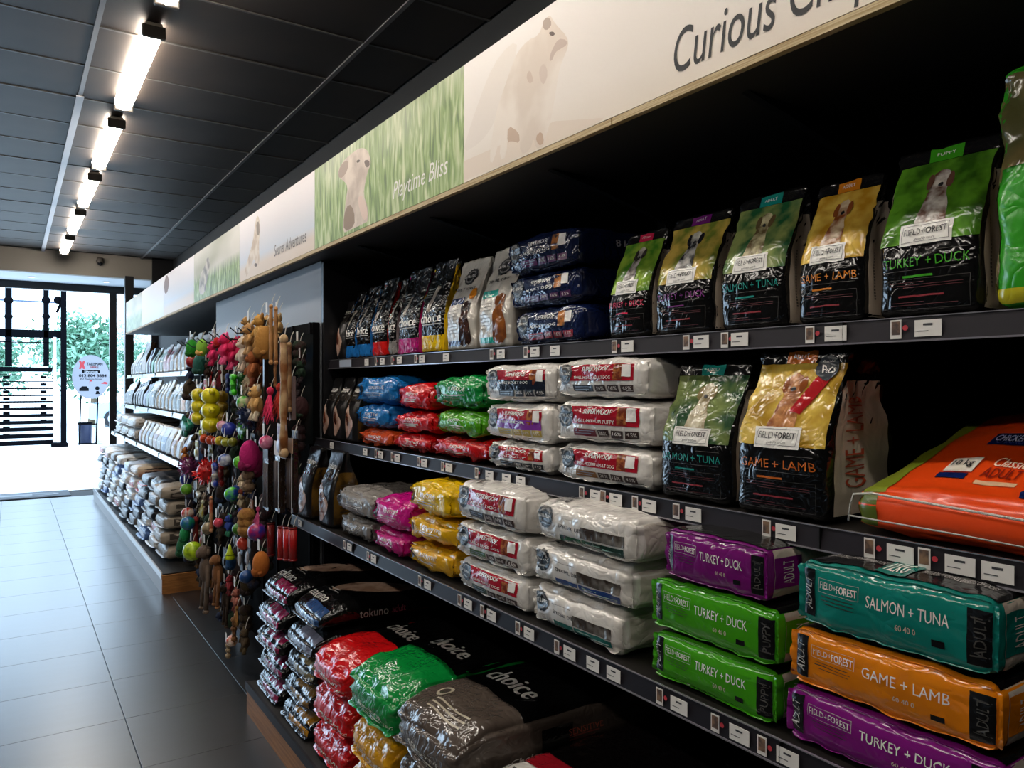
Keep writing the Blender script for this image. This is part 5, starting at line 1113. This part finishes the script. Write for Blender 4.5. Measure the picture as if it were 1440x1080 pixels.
TOYS = [
 ('oval', 270, 490, 21, '#1f8a1a', '#166a14', 'dark green oval plush at the top left of the toy rack', 1.02, 14),
 ('oval', 284, 489, 20, '#7fb83a', '#e0b060', 'lime green plush with peach belly at the top left', 1.0, 14),
 ('oval', 281, 513, 24, '#1a5a50', '#14463e', 'dark teal plush under the lime green one', 1.01, 19),
 ('ball', 270, 509, 14, '#a81a1e', '#7a1014', 'dark red ball below the dark green oval plush', 1.06),
 ('plush', 300, 497, 30, '#e02a66', '#c01a50', 'hot pink plush, leftmost of the pink cluster', 1.03),
 ('plush', 317, 490, 38, '#d81e5c', '#f05a90', 'hot pink plush with long legs in the pink cluster', 1.02),
 ('plush', 327, 500, 34, '#c81650', '#e04a7a', 'crimson pink plush, right of the long legged pink one', 1.05),
 ('plush', 334, 494, 36, '#b81446', '#a01040', 'dark pink plush, rightmost of the pink cluster', 1.08),
 ('oval', 305, 482, 13, '#b01218', '#8a0e12', 'small red heart plush above the pink cluster', 1.0, 11),
 ('carded', 300, 472, 16, '#d0c4bc', '#7a4a3c', 'beige card with brown toy at the top of the rack', 1.1, 12),
 ('carded', 333, 474, 20, '#2a2a5a', '#d8d8e4', 'navy card hanging behind the pink cluster', 1.14, 11),
 ('plush', 292, 522, 24, '#3a2418', '#2a1a12', 'dark brown plush below the teal plush', 1.05),
 ('plush', 306, 519, 22, '#2c2018', '#4a3020', 'very dark brown plush below the pink cluster', 1.12),
 ('tuft', 309, 535, 22, '#8a1418', '#6a0e12', 'dark red knitted fringe toy above the yellow lobed toys', 1.06),
 ('tuft', 297, 534, 18, '#9a1a1a', '#7a1212', 'red fringe toy left of the dark red knitted one', 1.1),
 ('carded', 289, 545, 20, '#cfb9a4', '#c01c1c', 'beige card with a red toy, left of a matching card', 1.03, 14),
 ('carded', 301, 547, 20, '#cdb8a6', '#d02a1c', 'beige card with a red toy, right of a matching card', 1.02, 13),
 ('carded', 311, 526, 20, '#dcd8d2', '#b0a8a0', 'white card below the pink cluster', 1.1, 9),
 ('bone', 320, 539, 22, '#1e3a8a', '#16306a', 'dark blue rubber bone beside the bright green one', 1.06, 8),
 ('bone', 328, 541, 24, '#3fc41a', '#2fa812', 'bright green rubber bone in the middle of the rack', 1.0, 12),
 ('bone', 339, 545, 28, '#12581a', '#0e4414', 'dark green rubber bone right of the bright green one', 1.04, 14),
 ('carded', 330, 523, 14, '#6a6c70', '#8a8c90', 'grey card above the bright green bone', 1.12, 8),
 ('carded', 339, 524, 16, '#c8c8cc', '#7a7a80', 'pale grey card above the dark green bone', 1.13, 8),
 ('plush', 352, 476, 34, '#b98a52', '#c9a070', 'tan plush with long ears at the top of the rack', 1.02),
 ('plush', 344, 497, 38, '#d8c4b0', '#c8b09a', 'cream plush hanging left of the tan sticks', 1.02),
 ('plush', 366, 465, 36, '#c8964a', '#b07a34', 'golden tan plush with its head above the hooks', 1.01),
 ('oval', 373, 482, 34, '#b8823c', '#9a6a2e', 'golden brown oval plush left of the thin sticks', 1.0, 13),
 ('stick', 381, 470, 60, '#a8743e', '#c08a52', 'thin tan chew stick beside the golden brown plush', .99, 5),
 ('stick', 388, 472, 58, '#a06c3a', '#b88450', 'thin tan chew stick, second from the golden brown plush', 1.0, 5),
 ('stick', 379, 515, 38, '#8a5a30', '#b98252', 'short brown chew stick, lower row left', 1.05, 4),
 ('stick', 387, 518, 36, '#84542c', '#b07a4a', 'short brown chew stick, lower row right', 1.06, 4),
 ('stick', 399, 556, 172, '#8a5424', '#c8a67a', 'very long thick brown rawhide bone at the right of the rack', .985, 14),
 ('plush', 357, 518, 40, '#a0582a', '#7a3a1c', 'rust brown patterned plush in the upper middle', 1.03),
 ('plush', 366, 522, 38, '#8a4a1e', '#a86a30', 'orange brown plush left of the short sticks', 1.07),
 ('tuft', 351, 534, 34, '#c8b89a', '#a89878', 'cream string tuft beside the dark green bone', 1.02),
 ('tuft', 358, 552, 30, '#b8a484', '#d0c0a4', 'pale straw tuft above the fox plush', 1.04),
 ('plush', 378, 462, 30, '#c09a62', '#a87a44', 'pale tan plush between the golden plush and the thin sticks', 1.06),
 ('plush', 347, 462, 26, '#a8804c', '#c8a878', 'small tan plush behind the top hooks', 1.08),
 ('plush', 392, 458, 26, '#b08a56', '#c8a878', 'tan plush hanging above the long rawhide bone', 1.1),
 ('stick', 373, 540, 44, '#7a4a26', '#a87a4a', 'dark brown chew stick above the pink feather tuft', 1.08, 5),
 ('plush', 386, 535, 34, '#5a3a24', '#6a4a30', 'dark brown plush behind the short chew sticks', 1.1),
 ('stick', 407, 530, 70, '#6a4020', '#a8845a', 'slim dark rawhide stick right of the long bone', 1.08, 6),
 ('lobed', 279, 571, 42, '#d6c80e', '#2c2a14', 'bright yellow lobed squeaky toy on the left', 1.0),
 ('lobed', 296, 576, 52, '#dccf10', '#3a3814', 'large bright yellow lobed squeaky toy on the right', .985),
 ('lobed', 312, 571, 36, '#9a7c10', '#4a3a10', 'dark mustard yellow lobed toy behind the bright ones', 1.1),
 ('ball', 343, 567, 15, '#3aa81a', '#d8c8a8', 'bright green ball with cream ends below the green bones', 1.0),
 ('spiky', 351, 586, 28, '#141e3a', '#22345c', 'navy blue knotted spiky toy in the middle of the rack', 1.02),
 ('croc', 263, 599, 30, '#2a8a72', '#1e6a58', 'teal green ray shaped plush at the left edge', 1.0, 36),
 ('ball', 274, 588, 13, '#a01a1a', '#701010', 'small red ball beside the teal ray', 1.06),
 ('ball', 312, 599, 12, '#b02a5c', '#e8c8d0', 'small pink ball under the yellow toys', 1.0),
 ('ball', 322, 604, 17, '#1a2a8a', '#2a3aa8', 'dark blue ball right of the small pink ball', 1.03),
 ('croc', 341, 606, 20, '#1a5a14', '#2f8a24', 'dark green crocodile toy in the middle of the rack', 1.02, 30),
 ('ball', 285, 609, 9, '#a8b82a', '#c8d04a', 'tiny yellow green ball above the orange balls', .99),
 ('ball', 287, 617, 10, '#e0561a', '#c03a10', 'orange ball, left of three', .99),
 ('ball', 296, 619, 11, '#d84a16', '#b8380e', 'orange ball, middle of three', .985),
 ('ball', 303, 620, 9, '#d0501a', '#b03a10', 'orange ball, right of three', .99),
 ('ball', 309, 620, 11, '#d8c020', '#b8a010', 'yellow ball next to the orange balls', 1.0),
 ('ball', 318, 622, 11, '#a8a81e', '#8a8a14', 'olive yellow ball, left of a pair', 1.01),
 ('ball', 327, 622, 11, '#8a8a1e', '#6a6a14', 'dull olive ball, right of a pair', 1.03),
 ('carded', 277, 633, 22, '#d8d4c4', '#a8a83a', 'white framed card tilted below the teal ray', 1.0, 16),
 ('carded', 296, 632, 15, '#6a6a2e', '#3a3a1a', 'olive card under the orange balls', 1.06, 22),
 ('plush', 261, 641, 22, '#b06a2a', '#8a3a1a', 'orange brown plush at the left edge under the card', 1.04),
 ('ball', 316, 647, 15, '#1e4a9a', '#d8dce4', 'blue and white ball below the olive balls', 1.0),
 ('ball', 337, 650, 13, '#4aa81a', '#6ac82a', 'shiny lime ball right of the blue and white ball', 1.0),
 ('oval', 351, 641, 32, '#c01a70', '#8a1050', 'magenta oval toy below the crocodile', 1.0, 14),
 ('oval', 362, 652, 28, '#8a1a50', '#6a103c', 'dark magenta oval toy right of the bright one', 1.08, 10),
 ('spiky', 291, 663, 32, '#b81a1a', '#e02424', 'bright red spiky ball on the left', 1.0),
 ('spiky', 266, 657, 26, '#6a2a5a', '#8a3a70', 'purple spiky ball at the left edge', 1.03),
 ('bone', 302, 668, 28, '#1e3aa0', '#e0d8cc', 'blue and white figure toy right of the red spiky ball', 1.0, 11),
 ('bone', 311, 668, 26, '#a01818', '#7a1010', 'dark red bone toy beside the blue and white figure', 1.05, 10),
 ('plush', 361, 566, 38, '#c89a5a', '#e0d0b4', 'tan and cream fox plush in the middle right', 1.0),
 ('tuft', 380, 571, 36, '#f0306a', '#d02050', 'bright pink feather tuft right of the fox plush', .98),
 ('tuft', 393, 566, 36, '#d0381c', '#b02a14', 'orange red feather tuft beside the long rawhide bone', 1.02),
 ('packet', 410, 560, 44, '#7a6a68', '#8a2a3a', 'clear packet hanging right of the long rawhide bone', 1.1, 14),
 ('tuft', 370, 592, 30, '#4a2418', '#6a2a1a', 'dark brown fringe below the pink tuft', 1.06),
 ('ball', 374, 622, 14, '#d01a6a', '#f0a0c0', 'hot pink ball beside the window cards', 1.0),
 ('carded', 396, 620, 34, '#b8aeb0', '#6a2a50', 'white framed window card with purple toy under rawhide bone', .99, 28),
 ('carded', 415, 626, 30, '#5a5254', '#2a2426', 'dark framed card right of the window card', 1.06, 18),
 ('packet', 378, 672, 92, '#1c1410', '#2a1c14', 'tall dark packet of chews, leftmost of three', 1.02, 22),
 ('packet', 394, 670, 100, '#241812', '#b89a80', 'tall dark packet of chews with pale strip, middle of three', 1.0, 24),
 ('packet', 412, 668, 104, '#20160f', '#c8a890', 'tall dark packet of chews, rightmost of three', 1.03, 26),
 ('rope', 349, 670, 34, '#6a5440', '#8a7258', 'brown rope toy below the magenta oval', 1.0, 16),
 ('plush', 341, 680, 20, '#c8b494', '#8a3a22', 'small cream plush with red cap in the middle', .99),
 ('ball', 262, 688, 13, '#4a8a1a', '#6aa82a', 'dull green ball at the left edge below the purple spikes', .99),
 ('ball', 262, 674, 14, '#1e2a7a', '#2a3a9a', 'dark blue ball above the dull green ball', 1.03),
 ('croc', 279, 695, 12, '#dcdcd0', '#b8b8ac', 'white flat plastic toy right of the dull green ball', .985, 18),
 ('plush', 288, 705, 20, '#8a7a68', '#a08a74', 'grey beige plush under the white flat toy', 1.02),
 ('carded', 294, 686, 12, '#e0e0dc', '#c8c8c4', 'small white tag card in the left middle', 1.0, 6),
 ('tuft', 285, 716, 20, '#b8a82a', '#d0d8c0', 'yellow and pale green fringe toy on the left', 1.0),
 ('ball', 264, 722, 14, '#c0261a', '#e8d0c0', 'red ball above the blue green ball at the left', 1.0),
 ('ball', 264, 736, 16, '#1a5a9a', '#1a7a5a', 'blue green ball at the left edge', .985),
 ('oval', 260, 752, 18, '#128a4a', '#0e6a3a', 'green cup shaped toy under the blue green ball', .99, 18),
 ('oval', 257, 770, 22, '#0e5a30', '#0a4624', 'dark green toy at the left end of the rack', 1.04, 18),
 ('stick', 275, 748, 30, '#6a1a16', '#8a241c', 'dark red stick beside the green cup toy', 1.04, 8),
 ('stick', 297, 723, 40, '#a8442a', '#c08a60', 'reddish brown stick in the lower middle left', .99, 5),
 ('ball', 292, 743, 14, '#a89a7a', '#6a5c44', 'striped beige ball below the reddish stick', .98),
 ('ball', 307, 735, 11, '#c02a44', '#e04a60', 'small raspberry red ball in the lower middle', .99),
 ('plush', 323, 738, 26, '#1e3a8a', '#2a7a5a', 'dark blue plush with green tips in the lower middle', 1.0),
 ('ball', 335, 744, 12, '#4a8a1e', '#3a6a16', 'moss green ball right of the dark blue plush', 1.0),
 ('ball', 326, 695, 17, '#52c41e', '#1a3a9a', 'lime green ball with blue half in the middle', .985),
 ('oval', 332, 693, 18, '#16307a', '#10245c', 'dark blue oval behind the lime green ball', 1.04, 16),
 ('rope', 347, 736, 22, '#a87a3a', '#8a5a26', 'golden brown basket weave toy in the lower middle', .99, 22),
 ('plush', 341, 706, 22, '#a8987a', '#4a50a0', 'beige plush in blue below the cream plush', 1.0),
 ('carded', 284, 757, 20, '#a8a498', '#8a2a2a', 'tilted pale card right of the green cup toy', 1.0, 11),
 ('ball', 271, 775, 22, '#b8d81a', '#7a9a14', 'lime yellow mesh ball at the lower left', .965),
 ('plush', 279, 786, 20, '#4a3018', '#6a4a24', 'brown plush head beside the mesh ball', 1.0),
 ('cone', 323, 776, 17, '#bcd018', '#5a6a10', 'lime yellow cone toy in the lower middle', .98),
 ('ball', 343, 764, 14, '#b82a1e', '#d84a30', 'shiny red ball above the black striped toys', .985),
 ('oval', 325, 791, 18, '#1e4a7a', '#163a60', 'dull blue toy below the lime cone', 1.0, 11),
 ('carded', 340, 779, 34, '#22252c', '#b8b8bc', 'black and white striped toy, left of a pair', .985, 12),
 ('carded', 351, 778, 34, '#22252c', '#a8a8b0', 'black and white striped toy, right of a pair', .99, 12),
 ('tube', 381, 758, 34, '#8a1414', '#6a1010', 'dark red tube left of the three red tubes', 1.05, 8),
 ('tube', 396, 763, 34, '#b01616', '#8a1010', 'red tube, left of three at the right end', 1.02, 8),
 ('tube', 404, 764, 34, '#b81818', '#8a1010', 'red tube, middle of three at the right end', 1.02, 8),
 ('tube', 412, 765, 34, '#a81414', '#8a1010', 'red tube, right of three at the right end', 1.02, 8),
 ('oval', 367, 793, 26, '#b86a24', '#9a5418', 'orange plush above the piled black bags', .96, 16),
 ('ball', 361, 748, 18, '#b01a5a', '#2a2a90', 'magenta and blue ball right of the basket weave toy', .99),
 ('tuft', 363, 729, 22, '#d05a8a', '#b83a6a', 'pink striped fringe above the magenta and blue ball', 1.0),
 ('carded', 354, 718, 22, '#8a5a44', '#a87a5c', 'brown picture card right of the beige plush', 1.02, 10),
 ('monkey', 290, 812, 78, '#5c4c40', '#6e5c4e', 'grey brown long limbed plush hanging low at the left', .98),
 ('monkey', 306, 816, 62, '#7a4e2a', '#8a5e38', 'tan long limbed plush beside the grey brown one', 1.0),
 ('plush', 324, 822, 24, '#8a1a20', '#6a1418', 'dark red plush low in the rack', 1.0),
 ('plush', 331, 830, 22, '#3a4a1e', '#4a5a26', 'olive green plush low in the rack', 1.04),
 ('plush', 333, 843, 28, '#9a5a4a', '#7a3a2c', 'dusty pink plush hanging low by the piled black bags', .97),
 ('ball', 346, 811, 13, '#1e4a8a', '#163a6c', 'blue ball low in the rack above the piled black bags', .97),
 ('tuft', 333, 866, 22, '#a8783a', '#8a5e2a', 'golden brown tassel hanging low', .96),
 ('rope', 329, 886, 34, '#6a4424', '#7c5430', 'brown knotted rope chain below the tassel', .96, 9),
 ('ball', 326, 901, 13, '#c04a24', '#e8d8c8', 'red and white ball at the lowest point of the rack', .955),
 ('rope', 321, 915, 18, '#9a8466', '#b09a7c', 'frayed pale rope end below the red and white ball', .955, 8),
 ('plush', 345, 900, 26, '#4a3a24', '#5a4a2e', 'dark khaki plush beside the piled black bags', 1.0),
 ('monkey', 318, 850, 50, '#3c2c20', '#4c3828', 'dark brown long limbed plush near the floor', 1.06),
]
# second layer right against the panel, its shade put into dark colours
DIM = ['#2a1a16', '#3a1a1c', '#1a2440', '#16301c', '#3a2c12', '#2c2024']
for a in TOYS: toy(*a)
names = ['brown', 'maroon', 'navy', 'dark green', 'olive', 'plum']; taken = set()
def noun(l):
    for w_ in (',', ' at ', ' in ', ' below ', ' beside ', ' above ', ' under ', ' hanging ', ' right ', ' left ', ' on ', ' behind ', ' next ', ' low', ' with ', ' near ', ' tilted '):
        l = l.split(w_)[0]
    return l
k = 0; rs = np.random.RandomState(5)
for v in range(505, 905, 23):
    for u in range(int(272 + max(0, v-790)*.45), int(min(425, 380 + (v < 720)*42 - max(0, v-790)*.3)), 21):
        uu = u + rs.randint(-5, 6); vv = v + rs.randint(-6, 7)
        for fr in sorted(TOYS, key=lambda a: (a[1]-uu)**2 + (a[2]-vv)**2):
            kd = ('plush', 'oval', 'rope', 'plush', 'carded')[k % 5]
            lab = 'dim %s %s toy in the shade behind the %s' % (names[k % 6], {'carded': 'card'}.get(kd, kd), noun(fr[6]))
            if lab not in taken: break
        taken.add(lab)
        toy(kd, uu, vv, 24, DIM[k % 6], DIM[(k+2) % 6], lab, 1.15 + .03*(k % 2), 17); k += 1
